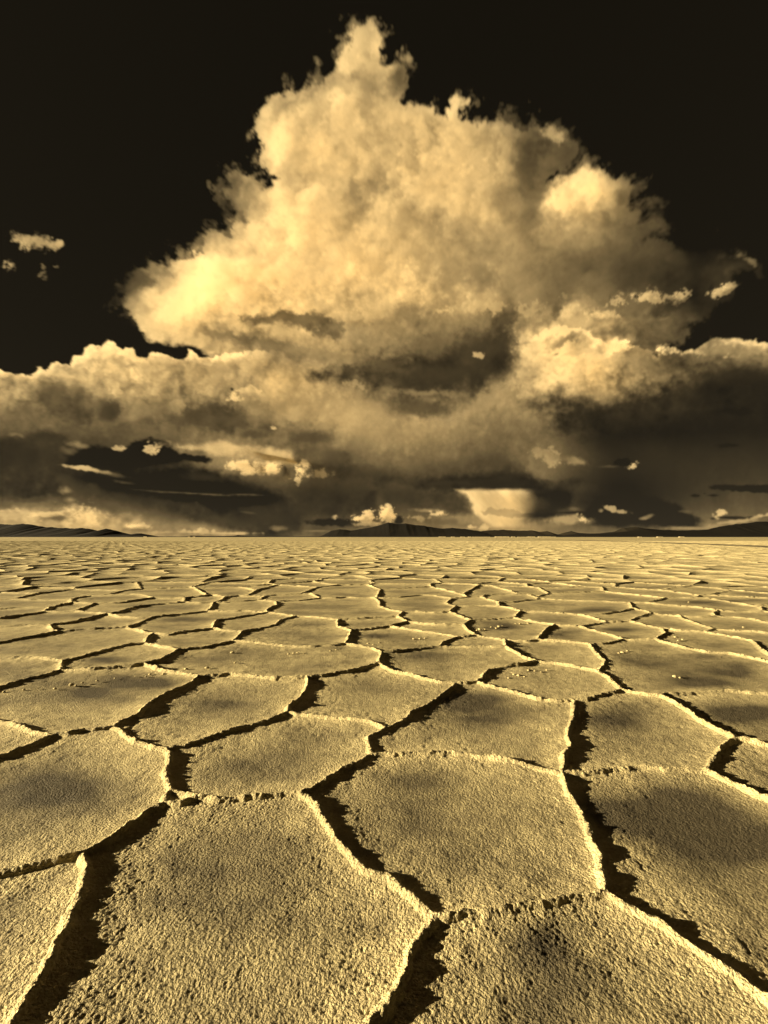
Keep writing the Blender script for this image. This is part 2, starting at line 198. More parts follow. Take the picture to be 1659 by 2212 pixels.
def build():
    sh=(MH,MW)
    n1=fbm2(sh,2.3,70,11);n2=fbm2(sh,2.3,70,12)
    m1=fbm2(sh,2.15,18,13);m2=fbm2(sh,2.15,18,14)
    bil=np.abs(fbm2(sh,2.3,30,15));bil2=np.abs(fbm2(sh,2.0,12,16))
    # height above the horizon widens everything (perspective)
    k=np.clip((1165-UY)/700,.12,1.)
    top=sstep((900-UY)/300)
    wx=UX+k*(5*n1+3.2*m1);wy=UY+k*(5*n2+3.2*m2)-k*4*(bil-.8)
    e1=fbm2(sh,1.8,8,17);e2=fbm2(sh,2.2,24,18)
    L1=fbm2(sh,2.6,160,41);b0=np.abs(fbm2(sh,2.7,120,44,aspect=1.6));b1=np.abs(fbm2(sh,2.25,34,42,aspect=1.7));b2=np.abs(fbm2(sh,2.1,18,43))
    W1=worley2((UX+8*n1+3*m1)/36,(UY+8*n2+3*m2)/30,2);W2=worley2((UX+5*n1+3*m1)/17,(UY+5*n2+3*m2)/14.5,3)
    T1=np.clip(1-(worley2((UX+20*n1+4*m1)/78,(UY+20*n2+4*m2)/95,7)/.85)**2,0,1);T2=np.clip(1-(worley2((UX+9*n1+3*m1)/34,(UY+9*n2+3*m2)/40,8)/.85)**2,0,1)
    D1=np.clip(1-(W1/.85)**2,0,1);D2=np.clip(1-(W2/.85)**2,0,1)
    V=grid_value(UX+k*16*n1,UY+k*12*n2)
    # rays of vapour thrown outwards from the heart of the storm
    th=np.arctan2(UY-830,UX-840);rr_=np.hypot(UX-840,UY-830)
    tex=fbm2((1024,1024),1.7,60,31);ta=(th*240+2000)%1024;tb=(rr_*.22)%1024
    i0=ta.astype(int);j0=tb.astype(int);fa=ta-i0;fb=tb-j0
    ray=(tex[i0%1024,j0]*(1-fa)+tex[(i0+1)%1024,j0]*fa)*(1-fb)+(tex[i0%1024,(j0+1)%1024]*(1-fa)+tex[(i0+1)%1024,(j0+1)%1024]*fa)*fb
    tower=sstep((720-UY)/90)
    BK=np.maximum(sstep((620-UX)/80),sstep((UX-1080)/60))*sstep((930-UY)/40)+.25
    V=V+ray*3*tower+tower*(8*L1+7*(b0-.75)+2*(b1-.75)+(32*(T1-.6)+8*(T2-.6))*(.14+.86*sstep((560-UY)/170)))+(1-tower)*(.4+.6*k)*(10*(b2-.75)+12*(b1-.75)+6*L1+46*(D1-.62)*BK+26*(D2-.62)*BK)*np.clip((V-48)/80,.04,1)
    for P_,v,sf,al in PS:
        d_=seg_sdf(P_,UX+k*(9*n1+5*m1)+sf*.25*L1,UY+k*(8*n2+5*m2))+sf*(.30*e2+.22*n1)
        w=al*sstep(d_/(sf*2.3)+.42);V=V*(1-w)+v*(1+.10*n2+.05*m1)*w
    for s in S:
        cx,cy,rx,ry,a,v,al=s
        m=(np.abs(UX-cx)<rx*2.2+ry*2.2+20)&(np.abs(UY-cy)<ry*2.2+rx*2.2+20)
        j=np.nonzero(m.any(0))[0];i=np.nonzero(m.any(1))[0]
        if len(j)==0 or len(i)==0: continue
        sl=(slice(i[0],i[-1]+1),slice(j[0],j[-1]+1))
        a=np.radians(a);q=min(1.,min(rx,ry)/9.)
        dx=(UX+q*(wx-UX))[sl]-cx;dy=(UY+q*(wy-UY))[sl]-cy
        X=(dx*np.cos(a)+dy*np.sin(a))/rx;Y=(-dx*np.sin(a)+dy*np.cos(a))/ry
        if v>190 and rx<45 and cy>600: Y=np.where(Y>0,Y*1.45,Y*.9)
        r=np.sqrt(X*X+Y*Y)
        z=min(1.,9./min(rx,ry))
        kd=(2.6 if rx<45 and cy>600 else 1.) if v>165 else .35
        r=r+(.09*kd*e1[sl]+.20*e2[sl]*(.4+.6*kd)+.10*m1[sl]*(1-kd))*(.35+.65*z)
        soft_=v<=165
        hard=.48 if (v>195 and rx<45 and al>=.8 and cy>600) else .6 if al>=.95 else .3
        w=al*sstep((1.3-r)/(1.3-(.1 if soft_ and al<.95 else hard)))
        if v>195 and rx<45 and cy>600: v=v*(1-.16*np.clip(Y,0,1)+.05*e2[sl]+.10*(D2[sl]-.7))  # painted shade: undersides of bright puffs darkened by thinner vapour
        V[sl]=V[sl]*(1-w)+v*w
    V=V+tower*(V-198)*.42*sstep((V-90)/75);V=np.where(V>220,220+20*np.tanh((V-220)/24),V)
    # window of light under the flat storm base
    w=sstep((seg_sdf([(982,1057),(1180,1055),(1180,1075),(1170,1110),(1140,1140),(1060,1140),(1040,1126),(1022,1110),(1018,1088),(1004,1070)],UX+1.5*m1+2*e2*.5,UY+.3*m2)+3)/10)*sstep((1165-UX)/80)
    V=V*(1-w)+(228+9*ray+5*L1-30*sstep((UY-1105)/30)+4*n1)*w
    w=sstep((seg_sdf([(1035,1106),(1060,1098),(1110,1100),(1130,1108),(1120,1116),(1050,1112)],UX+2*m1,UY+2*m2)+2)/4)*.6
    V=V*(1-w)+150*w
    # structure of the vapour itself
    V=V*(1+k*(.03*n1+.018*m1)*np.clip(V/120,.4,1.1))+k*(4*n1+2*e2)*np.clip((V-48)/80,.06,1)
    r1,r2=fbm2(sh,2.0,30,21),fbm2(sh,2.1,9,22)
    # silhouettes; the tower frays outwards, the low banks boil
    frx=UX+k*(6*n1+2.6*m1)+1.2*r2;fry=UY+k*(6*n2+2.6*m2)
    dm=seg_sdf(P_MAIN,frx,fry)+.8*r2+4.5*ray*tower*(1+1.2*sstep((420-UX)/120)+1.2*sstep((UX-1300)/80))
    soft=12+24*sstep((UX-1330)/80)+18*sstep((420-UX)/120)*sstep((680-UY)/60)+10*sstep((620-UX)/60)*sstep((480-UY)/60)*sstep((UY-370)/40)
    M=sstep(dm/soft+.25)
    M=np.maximum(M,.40*sstep((dm+19+7*r1+7*ray)/34)*tower*np.clip(.6+.5*e2+.5*ray,0,1))
    dl=seg_sdf(P_LEFT,UX+k*(3*n1+2.5*m1),UY+k*(3*n2)-k*6*(bil-.8)+1.5*m2)
    M=np.maximum(M,sstep(dl/4.5+.3))
    V=V+60*sstep(1-dl/22)*sstep((600-UX)/60)*(dl>-5)*sstep((900-UY)/30)  # painted sheen: left bank's top edge brightened by denser vapour
    dr=seg_sdf(P_RIGHT,UX+k*(4*n1+3*m1),UY+k*(4*n2)-k*6*(bil-.8)+1.5*m2)
    M=np.maximum(M,sstep(dr/5+.3))
    V=V+55*sstep(1-dr/16)*sstep((UX-1130)/40)*(dr>-5)*sstep((840-UY)/20)  # same painted bright rim along the right bank's top
    dv=seg_sdf(P_VEIL,frx,fry)+6*r1
    M=np.maximum(M,sstep(dv/26+.2))
    # frayed wisps
    M=np.clip(M,0,1)
    V0=24.
    lin=lambda v:np.clip(v/255.,0,1)**2.2
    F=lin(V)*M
    for s in FR:
        cx,cy,rx,ry,a,v,al=s;a=np.radians(a)
        dx=UX+2.2*(5*n1+3*m1)*.6-cx;dy=UY+2.2*(4*n2+3*m2)*.6-cy
        X=(dx*np.cos(a)+dy*np.sin(a))/rx;Y=(-dx*np.sin(a)+dy*np.cos(a))/ry
        w=al*sstep((1.35-np.sqrt(X*X+Y*Y)+.22*r1+.16*m1)/1.25+.05*r2)
        F=np.maximum(F,lin(v)*w)
    F=np.maximum(F-np.interp(UY,[0,330,664,885,1017,1106,1160],[.008,.0092,.010,.0135,.018,.024,.034]).astype(np.float32)*.9,0)
    if CORR is not None: F=F*corr_at()
    return F,(n1,n2,m1,m2,1-W1,1-W2,T1,T2)

# ---------------------------------------------------------------- salt flat
FS=FPX*1.85172;HS=HOR*1.85172;CS=1536.
def gp(x,y,h=CAMH-.03):
    d=FS*h/(y-HS);return ((x-CS)/FS*d,d)
NODES=dict(
A=(319,3403),B=(680,3162),P=(650,3215),C=(787,3190),D=(1204,3167),F=(1744,3662),G=(2430,3565),H=(2251,3082),E=(1486,3014),I=(2828,3081),J=(2942,2956),
K=(2494,2758),K2=(2643,2784),L=(2290,2798),M=(1906,2725),N=(1822,2731),O=(1540,2908),Q=(1151,2845),R=(665,2994),S=(448,2905),T=(212,2936),U=(797,2704),
V=(922,2692),W=(1230,2707),X=(1512,2652),Y=(1533,2612),Z=(1756,2586),a=(1382,2574),b=(931,2562),c=(714,2600),d=(574,2654),e=(241,2673),f=(246,2639),
g=(579,2569),h=(612,2533),i=(848,2513),j=(506,2507),k=(231,2524),l=(200,2497),m=(427,2454),n=(610,2468),o=(304,2442),o1=(376,2413),p=(738,2408),
p0=(198,2427),p1=(178,2443),q=(832,2442),r=(852,2409),s=(1071,2448),t=(864,2480),u=(972,2523),v=(1102,2495),w=(1184,2463),x=(1351,2476),
a2=(1406,2519),b2=(1554,2502),c2=(1628,2485),y=(1592,2463),d2=(1609,2446),e2=(1833,2545),f2=(1906,2537),g2=(1853,2495),h2=(1886,2478),i2=(1795,2446),
j2=(2055,2468),k2=(2082,2442),l2=(1997,2425),m2=(1821,2423),n2=(2219,2499),o2=(2152,2556),p2=(2017,2557),q2=(2021,2586),r2=(2147,2642),s2=(2388,2678),
t2=(2361,2577),u2=(2496,2553),v2=(2318,2504),w2=(2431,2487),o3=(2335,2459),x2=(2520,2483),y2=(2610,2449),z2=(2646,2509),a3=(2619,2555),g3=(2817,2523),
b3=(2855,2514),c3=(2720,2463),d3=(2860,2461),r3=(2870,2439),e3=(3010,2560),h3=(2827,2606),
q0=(289,2408),q1=(284,2396),r0=(612,2389),s0=(357,2379),t0=(738,2389),v0=(852,2379),u0=(902,2386),w0=(1030,2398),x0=(1105,2405),y0=(1059,2384),
z0=(1281,2391),b1=(1387,2386),c1=(1498,2391),d1=(1521,2422),e1=(1686,2379),g1=(1809,2391),h1=(1783,2413),i1=(1925,2385),j1=(1997,2408),k1=(2161,2393),
l1=(2116,2374),m1=(2320,2402),n1=(2520,2408),n3=(2530,2432),p3=(2585,2410),q3=(2658,2391),s3=(3053,2443),
Z1=(-250,2400),Z2=(-250,2436),Z3=(-300,2482),Z4=(-300,2512),Z5=(-280,2606),Z6=(-280,2640),Z7=(-260,2808),Z8=(-280,2840),Z9=(-420,3150),Z10=(-500,3590),
Z11=(-60,4400),Z12=(1380,4380),Z13=(3400,4200),Z14=(3450,3360),Z15=(3450,3050),Z16=(3450,2790),Z17=(3400,2738),Z18=(3300,2690),Z19=(3350,2546),Z20=(3350,2503),Z21=(3350,2463))
EDGES='''A 343,3463 329,3537 278,3639 231,3741 176,3852 102,4000 60,4096 Z11
A 398,3370 491,3306 593,3236 P|P B|P 720,3212 C|B 740,3180 C|C 880,3193 1018,3182 1139,3167 D|D 1296,3116 1389,3065 E
D 1259,3222 1296,3287 1343,3361 1417,3444 1481,3500 1536,3509 1610,3565 1684,3620 F|F 1693,3731 1652,3787 1629,3880 1582,3954 1536,4028 1472,4096 Z12
F 1814,3662 1906,3645 1999,3636 2129,3616 2230,3593 2323,3569 G|G 2425,3500 2392,3407 2351,3324 2328,3250 2277,3167 H|G 2508,3616 2647,3685 2767,3759 2879,3843 2980,3917 3072,3986 Z13
E 1713,3006 1809,3004 1954,3023 2099,3050 2219,3079 H|H 2342,3079 2425,3066 2554,3060 2693,3074 I|I 2851,3052 2875,3028 2880,2989 2908,2965 J
I 2906,3120 2999,3162 3072,3194 Z14|J 2995,2960 3072,2975 Z15|J 2913,2936 2851,2907 2802,2878 2769,2845 2730,2821 2682,2796 K2|K2 2571,2773 K
K2 2682,2775 2730,2772 2817,2764 2899,2760 2995,2765 3072,2770 Z16|K 2450,2768 2393,2782 2344,2796 L|L 2296,2845 2280,2893 2272,2941 2284,2980 2258,3004 H
L 2219,2799 2147,2792 2074,2772 2002,2753 1944,2738 M|M 1867,2729 N|N 1790,2763 1747,2792 1703,2816 1645,2845 1630,2866 1578,2893 O|O 1474,2946 1474,2970 1481,3004 E
O 1483,2884 1411,2874 1315,2864 1218,2854 Q|Q 1122,2857 1049,2883 953,2912 856,2941 743,2980 R|R 617,2989 555,2970 506,2941 473,2917 S
R 667,3018 672,3052 665,3086 671,3120 B|S 410,2910 338,2917 280,2929 T|T 159,2960 96,2985 0,3018 Z9|T 159,2924 96,2907 43,2893 0,2881 Z8
S 482,2878 540,2859 588,2821 665,2777 733,2743 772,2724 U|U 856,2697 V|V 1001,2700 1098,2709 W|W 1290,2702 1387,2683 1459,2663 X
W 1232,2739 1216,2772 1184,2801 1155,2825 Q|X 1520,2630 Y|X 1578,2683 1641,2697 1713,2714 1761,2728 N|Y 1568,2610 1665,2596 Z|Y 1483,2591 1435,2584 a
a 1339,2579 1242,2586 1146,2581 1073,2574 1011,2567 b|b 881,2574 808,2589 c|c 675,2620 627,2644 d|d 530,2661 434,2668 338,2673 e|d 617,2668 665,2683 723,2692 U
e 193,2690 121,2709 48,2726 0,2743 Z7|e 241,2654 f|f 203,2635 159,2628 72,2628 0,2630 Z6|f 289,2630 386,2606 482,2581 g|g 627,2581 c|g 588,2550 h
h 675,2536 723,2528 i|h 569,2524 530,2514 j|j 434,2512 338,2517 k|k 145,2540 72,2553 0,2567 Z5|k 207,2516 l|l 145,2499 96,2499 0,2504 Z4|l 265,2490 338,2473 m
m 482,2465 555,2470 n|m 386,2449 o|m 463,2450 521,2432 579,2420 675,2413 p|j 540,2497 579,2478 n|n 699,2458 q|q 845,2425 r|q 905,2444 977,2441 s
o 328,2430 o1|o 241,2444 p1|p1 p0|p1 121,2453 48,2463 0,2471 Z3|p0 96,2429 0,2434 Z2|p0 241,2418 q0|q0 338,2410 o1|o1 482,2409 530,2401 r0|r0 579,2379 530,2376 s0
q0 q1|q1 193,2397 43,2396 0,2398 Z1|q1 s0|r0 675,2390 t0|t0 p|p 800,2411 r|t0 800,2384 v0|v0 u0|r 881,2401 u0|r 895,2408 963,2404 w0|w0 x0|x0 1107,2420 1069,2437 s|w0 y0|u0 953,2380 y0
x0 1194,2401 z0|y0 1098,2380 1170,2376 1242,2374 z0|z0 1339,2391 b1|b1 1425,2389 1483,2388 c1|c1 1522,2408 d1|d1 1559,2437 d2|c1 1592,2389 1641,2384 e1|e1 1737,2381 g1|g1 h1|h1 m2
g1 1882,2386 i1|i1 1954,2396 j1|j1 l2|i1 1940,2379 1993,2376 l1|l1 2137,2386 k1|k1 2099,2401 2050,2406 j1|k1 2243,2398 m1|m1 2417,2403 n1|n1 n3|n3 2561,2437 y2|o3 2417,2454 2489,2442 n3
n1 p3|p3 q3|q3 2706,2389 2827,2391 2947,2410 3043,2427 s3|s3 Z21|r3 2947,2443 s3|r3 2851,2449 d3|r3 2802,2430 2682,2418 p3|d3 2947,2466 3019,2475 3072,2488 Z20|d3 2802,2466 c3
c3 2682,2459 y2|c3 2730,2471 2802,2497 b3|b3 2923,2519 2995,2524 3072,2529 Z19|b3 g3|g3 e3|g3 2706,2518 z2|e3 3039,2591 3072,2615 Z18|z2 2660,2530 a3|z2 2571,2495 x2|x2 2552,2466 2585,2454 y2
x2 2489,2485 w2|w2 2368,2495 v2|w2 2393,2478 o3|o3 2272,2451 2243,2449 2147,2444 k2|v2 2272,2502 n2|v2 2368,2519 2441,2536 u2|u2 2561,2556 a3|a3 2682,2572 2754,2591 h3|h3 2923,2613 2995,2625 3043,2639 Z17
u2 2465,2560 2417,2574 t2|t2 2320,2569 2243,2562 o2|t2 2383,2606 2417,2639 2417,2659 s2|s2 2272,2656 2219,2649 r2|s2 2426,2702 2465,2731 K|r2 2099,2654 2026,2666 1954,2683 1935,2702 M
r2 2108,2630 2060,2606 q2|q2 1906,2587 Z|q2 p2|p2 2099,2560 o2|o2 2185,2514 n2|n2 2171,2492 2099,2478 j2|j2 k2|k2 2041,2432 l2|l2 1930,2422 m2|m2 i2|i2 1809,2451 1858,2468 h2|h2 1954,2475 j2
h2 g2|g2 1872,2519 f2|g2 1761,2496 1689,2492 c2|f2 1939,2543 p2|f2 1867,2542 e2|e2 1790,2560 1766,2572 Z|e2 1785,2538 1713,2528 1641,2516 b2|b2 c2|c2 y|y d2|d2 1665,2446 1737,2450 i2
y 1520,2467 1435,2473 x|x 1353,2504 a2|a2 1392,2543 a|a2 1483,2512 b2|x 1290,2471 w|w 1122,2478 v|v 1073,2504 u|u 953,2543 b|u 905,2519 i|i t|t 929,2471 1001,2459 s|s 1122,2454 w
Z1 Z2|Z2 Z3|Z3 Z4|Z4 Z5|Z5 Z6|Z6 Z7|Z7 Z8|Z8 Z9|Z9 Z10|A 170,3438 0,3468 Z10|Z10 -500,3900 Z11|Z11 700,4700 Z12|Z12 2500,4800 Z13|Z13 3600,3800 Z14|Z14 Z15|Z15 Z16|Z16 Z17|Z17 Z18|Z18 Z19|Z19 Z20|Z20 Z21'''
def digit_faces():
    polys=[]
    for line in EDGES.split('\n'):
        for e in line.split('|'):
            w=e.split();pts=[gp(*NODES[w[0]])]
            for t in w[1:-1]: x,y=t.split(',');pts.append(gp(float(x),float(y)))
            pts.append(gp(*NODES[w[-1]]));polys.append((w[0],w[-1],pts))
    half=[]
    for k,(a,b,p) in enumerate(polys): half.append((a,b,p,k));half.append((b,a,p[::-1],k))
    out={}
    for idx,hh in enumerate(half):
        d=(hh[2][1][0]-hh[2][0][0],hh[2][1][1]-hh[2][0][1]);out.setdefault(hh[0],[]).append((math.atan2(d[1],d[0]),idx))
    for v in out.values(): v.sort()
    used=set();faces=[];outer=None
    for i0 in range(len(half)):
        if i0 in used: continue
        cur=i0;loop=[]
        while cur not in used:
            used.add(cur);loop.append(cur)
            L=out[half[cur][1]];j=[q for q,(an,ii) in enumerate(L) if ii==(cur^1)][0]
            cur=L[(j-1)%len(L)][1]
        P=[];E=[]
        for q in loop: P+=half[q][2][:-1];E+=[half[q][3]]*(len(half[q][2])-1)
        ar=sum(P[q-1][0]*P[q][1]-P[q][0]*P[q-1][1] for q in range(len(P)))/2
        if ar>0: faces.append((np.array(P),E))
        elif outer is None or ar<outer[2]: outer=(np.array(P),E,ar)
    return faces,outer
def vnoise(x,y,seed):
    ix=np.floor(x);iy=np.floor(y);fx=x-ix;fy=y-iy;fx=fx*fx*(3-2*fx);fy=fy*fy*(3-2*fy)
    ix=ix.astype(np.int64);iy=iy.astype(np.int64)
    def h(a,b):
        n=(a*374761393+b*668265263+seed*1442695041)&0xffffffff
        n=((n^(n>>13))*1274126177)&0xffffffff
        return ((n^(n>>16))&0xffff)/32767.5-1
    a=h(ix,iy);b=h(ix+1,iy);c=h(ix,iy+1);d=h(ix+1,iy+1)
    return (a*(1-fx)+b*fx)*(1-fy)+(c*(1-fx)+d*fx)*fy
def worl(x,y,seed):
    ix=np.floor(x).astype(np.int64);iy=np.floor(y).astype(np.int64);best=np.full(x.shape,9.)
    for dx in(-1,0,1):
        for dy in(-1,0,1):
            a=ix+dx;b=iy+dy
            n=(a*374761393+b*668265263+seed*97531)&0xffffffff;n=((n^(n>>13))*1274126177)&0xffffffff;n^=n>>16
            d=(a+(n&0xffff)/65536.-x)**2+(b+((n>>8)&0xffff)/65536.-y)**2
            np.minimum(best,d,out=best)
    return np.sqrt(best)
def warp(x,y):
    return (.012*vnoise(x*4,y*4,1)+.009*vnoise(x*11,y*11,2)+.004*vnoise(x*35,y*35,3),
            .012*vnoise(x*4,y*4,4)+.009*vnoise(x*11,y*11,5)+.004*vnoise(x*35,y*35,6))
def near_poly(P,E,x,y):
    d=np.full(x.shape,1e9);ins=np.zeros(x.shape,bool);cx=np.zeros_like(x);cy=np.zeros_like(x);ei=np.zeros(x.shape,np.int64)
    n=len(P)
    for i in range(n):
        ax,ay=P[i];bx,by=P[(i+1)%n];ex,ey=bx-ax,by-ay;L=ex*ex+ey*ey+1e-12
        t=np.clip(((x-ax)*ex+(y-ay)*ey)/L,0,1);px=ax+t*ex;py=ay+t*ey
        dd=(x-px)**2+(y-py)**2;m=dd<d
        d=np.where(m,dd,d);cx=np.where(m,px,cx);cy=np.where(m,py,cy);ei[m]=E[i]
        if ay!=by: ins^=((ay>y)!=(by>y))&(x<ex*(y-ay)/(by-ay)+ax)
    return np.sqrt(d),ins,cx,cy,ei
def crest(x,y):
    h=.0150+.006*vnoise(x*1.3,y*1.3,21)+.005*vnoise(x*6,y*6,22)+.0045*vnoise(x*22,y*22,23)+.0040*vnoise(x*60,y*60,24)
    sp=vnoise(x*9,y*9,25);return np.maximum(h+.022*np.clip(sp-.62,0,1)*2.,.010)
def height(x,y,t,s):
    """salt surface: t = distance to the seam, s = sample spacing"""
    w=np.maximum(.023+.006*vnoise(x*9,y*9,31)+.006*vnoise(x*40,y*40,32),1.3*s)
    k=np.clip(1-t/w,0,1);H=(crest(x,y)+.004*(.6-worl(x/.019,y/.019,71))+.003*(.6-worl(x/.009,y/.009,72)))*(1-(1-k)**2)
    H+=.005*np.exp(-t/.06)+.014*np.exp(-t/.22)+.007*vnoise(x*1.6,y*1.6,33)+.0045*vnoise(x*4.5,y*4.5,34)
    rim=np.exp(-t/.30);patch=np.clip(.55+.6*vnoise(x*2.1,y*2.1,35)+.25*vnoise(x*6,y*6,36),0,1)
    ro=np.clip(.42+.8*rim+.30*patch,.3,1.25)
    pf=0.
    for lam,am,sd in((.0100,.0034,41),(.0165,.0012,42),(.028,.0006,46),(.046,.0,47)):
        f=np.clip((lam/s-1.4)/1.2,0,1)
        if sd>41: am=am+lam*.17*max(0.,f-pf)
        pf=max(pf,f)
        if f>0:
            qx=x+.25*lam*vnoise(x/lam*1.7,y/lam*1.7,sd+5)
            H+=f*am*ro*(np.maximum(1-(worl(qx/lam,y/lam*.92,sd)/.92)**2,0)-.5)
    for lam,am,sd in((.006,.0012,43),(.034,.0013,44),(.075,.0018,45)):
        f=np.clip((lam/s-1.2)/1.5,0,1)
        if f>0: H+=f*am*ro*vnoise(x/lam,y/lam,sd)
    return H,k
def salt_material(name='salt_crust',far=False):
    m=bpy.data.materials.new(name);m.use_nodes=True;nt=m.node_tree;N=nt.nodes;L=nt.links
    b=N['Principled BSDF'];b.inputs['Roughness'].default_value=.78;b.inputs['Specular IOR Level'].default_value=.25
    geo=N.new('ShaderNodeNewGeometry')
    def noise(sc_,det,ro=.55):
        n=N.new('ShaderNodeTexNoise');n.inputs['Scale'].default_value=sc_;n.inputs['Detail'].default_value=det;n.inputs['Roughness'].default_value=ro
        L.new(geo.outputs['Position'],n.inputs['Vector']);return n.outputs['Fac']
    def math_(op,a,b_):
        n=N.new('ShaderNodeMath');n.operation=op
        for i_,v_ in enumerate((a,b_)):
            if isinstance(v_,(int,float)): n.inputs[i_].default_value=v_
            else: L.new(v_,n.inputs[i_])
        return n.outputs[0]
    at=N.new('ShaderNodeAttribute');at.attribute_name='rim'
    mp=N.new('ShaderNodeMapping');mp.inputs['Scale'].default_value=(.7,1.2,1);L.new(geo.outputs['Position'],mp.inputs['Vector'])
    big=N.new('ShaderNodeTexNoise');big.inputs['Scale'].default_value=1.25;big.inputs['Detail'].default_value=4;big.inputs['Roughness'].default_value=.5;L.new(mp.outputs[0],big.inputs['Vector'])
    fine_=noise(14,3)
    st=N.new('ShaderNodeMapRange');st.interpolation_type='SMOOTHSTEP';L.new(big.outputs['Fac'],st.inputs['Value'])
    st.inputs['From Min'].default_value=.40;st.inputs['From Max'].default_value=.64
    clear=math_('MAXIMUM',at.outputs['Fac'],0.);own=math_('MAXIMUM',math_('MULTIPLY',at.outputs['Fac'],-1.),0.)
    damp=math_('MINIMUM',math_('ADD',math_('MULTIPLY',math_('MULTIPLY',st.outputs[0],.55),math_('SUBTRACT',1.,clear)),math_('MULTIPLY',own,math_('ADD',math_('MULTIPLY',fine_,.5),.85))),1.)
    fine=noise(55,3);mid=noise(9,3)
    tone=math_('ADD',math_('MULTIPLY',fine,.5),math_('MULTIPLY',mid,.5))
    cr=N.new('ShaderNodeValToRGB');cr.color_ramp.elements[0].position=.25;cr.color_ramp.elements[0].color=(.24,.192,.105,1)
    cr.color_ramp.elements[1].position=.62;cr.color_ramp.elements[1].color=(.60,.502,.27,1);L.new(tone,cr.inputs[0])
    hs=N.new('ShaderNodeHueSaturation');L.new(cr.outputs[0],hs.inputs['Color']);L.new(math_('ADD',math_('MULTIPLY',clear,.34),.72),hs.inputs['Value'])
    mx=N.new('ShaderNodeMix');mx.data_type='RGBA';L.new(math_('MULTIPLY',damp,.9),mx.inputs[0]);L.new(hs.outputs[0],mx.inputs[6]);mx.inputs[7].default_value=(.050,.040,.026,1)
    L.new(mx.outputs[2],b.inputs['Base Color'])
    bp=N.new('ShaderNodeBump');bp.inputs['Strength'].default_value=1.;bp.inputs['Distance'].default_value=.0105
    vo=N.new('ShaderNodeTexVoronoi');vo.feature='SMOOTH_F1';vo.inputs['Scale'].default_value=105;vo.inputs['Smoothness'].default_value=.35;L.new(geo.outputs['Position'],vo.inputs['Vector'])
    hh=math_('ADD',math_('MULTIPLY',noise(210,2),.6),math_('ADD',math_('MULTIPLY',noise(95,2),1.15),math_('MULTIPLY',vo.outputs['Distance'],-.35)))
    if far: hh=math_('MULTIPLY',noise(.9,4,.7),1.);bp.inputs['Distance'].default_value=.35
    L.new(hh,bp.inputs['Height']);L.new(bp.outputs[0],b.inputs['Normal'])
    return m
# damp, darker patches of crust: x, y (photograph sheet), half sizes, strength
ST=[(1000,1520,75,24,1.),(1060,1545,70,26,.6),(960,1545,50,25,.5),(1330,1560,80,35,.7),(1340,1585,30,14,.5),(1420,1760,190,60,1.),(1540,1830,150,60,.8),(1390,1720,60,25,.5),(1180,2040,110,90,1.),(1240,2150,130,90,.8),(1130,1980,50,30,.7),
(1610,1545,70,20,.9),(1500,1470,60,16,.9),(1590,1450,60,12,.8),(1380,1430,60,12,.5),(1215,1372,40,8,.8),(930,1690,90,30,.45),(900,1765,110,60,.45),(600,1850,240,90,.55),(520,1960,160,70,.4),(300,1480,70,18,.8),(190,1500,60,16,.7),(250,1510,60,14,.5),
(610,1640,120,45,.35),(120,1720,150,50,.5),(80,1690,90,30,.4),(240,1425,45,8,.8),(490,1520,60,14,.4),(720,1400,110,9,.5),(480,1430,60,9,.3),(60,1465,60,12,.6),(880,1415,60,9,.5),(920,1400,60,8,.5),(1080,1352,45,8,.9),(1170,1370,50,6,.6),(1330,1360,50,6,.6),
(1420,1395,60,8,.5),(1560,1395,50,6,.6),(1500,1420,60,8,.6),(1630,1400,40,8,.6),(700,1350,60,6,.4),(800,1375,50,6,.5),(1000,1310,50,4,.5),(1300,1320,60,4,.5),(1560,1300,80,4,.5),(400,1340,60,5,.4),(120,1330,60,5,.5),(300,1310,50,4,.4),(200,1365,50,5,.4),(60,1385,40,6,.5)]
def stain(x,y):
    d=np.maximum(y,.3);u=CX+FPX*x/d;v=HOR+FPX*CAMH/d
    out=np.zeros(x.shape)
    if y.max()<.3: return out
    n_=.5+.5*vnoise(x*2.3,y*2.3,81)*.8+.35*vnoise(x*7,y*7,82)
    wu=u+.06*FPX/d*vnoise(x*3,y*3,83)*2
    for cx_,cy_,rx_,ry_,a_ in ST:
        if abs(cx_-u.mean())>rx_*2+(u.max()-u.min()) : continue
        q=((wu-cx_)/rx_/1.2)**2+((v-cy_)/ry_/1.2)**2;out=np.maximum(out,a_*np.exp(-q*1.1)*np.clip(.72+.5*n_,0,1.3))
    return np.clip(out,0,1)
def mesh_np(name,co_,faces,rim,mat):
    me=bpy.data.meshes.new(name);n=len(co_);me.vertices.add(n);me.vertices.foreach_set('co',co_.astype(np.float32).ravel())
    k=faces.shape[1];me.loops.add(faces.size);me.loops.foreach_set('vertex_index',faces.astype(np.int32).ravel())
    me.polygons.add(len(faces));me.polygons.foreach_set('loop_start',np.arange(len(faces),dtype=np.int32)*k)
    me.polygons.foreach_set('use_smooth',np.ones(len(faces),bool))
    a_=me.attributes.new('rim','FLOAT','POINT');a_.data.foreach_set('value',rim.astype(np.float32))
    me.materials.append(mat);me.update();return me
SALT=salt_material();SALTFAR=salt_material('salt_crust_far',True)
def visible(P):
    vx=P[:,0];vy=P[:,1];ok=(vy>.9)&(np.abs(vx)<.86*np.maximum(vy,.01)+.15);return ok.any()
QK=float(os.environ.get('QK','1')) if 'os' in globals() else 1.
GRIDD=15.
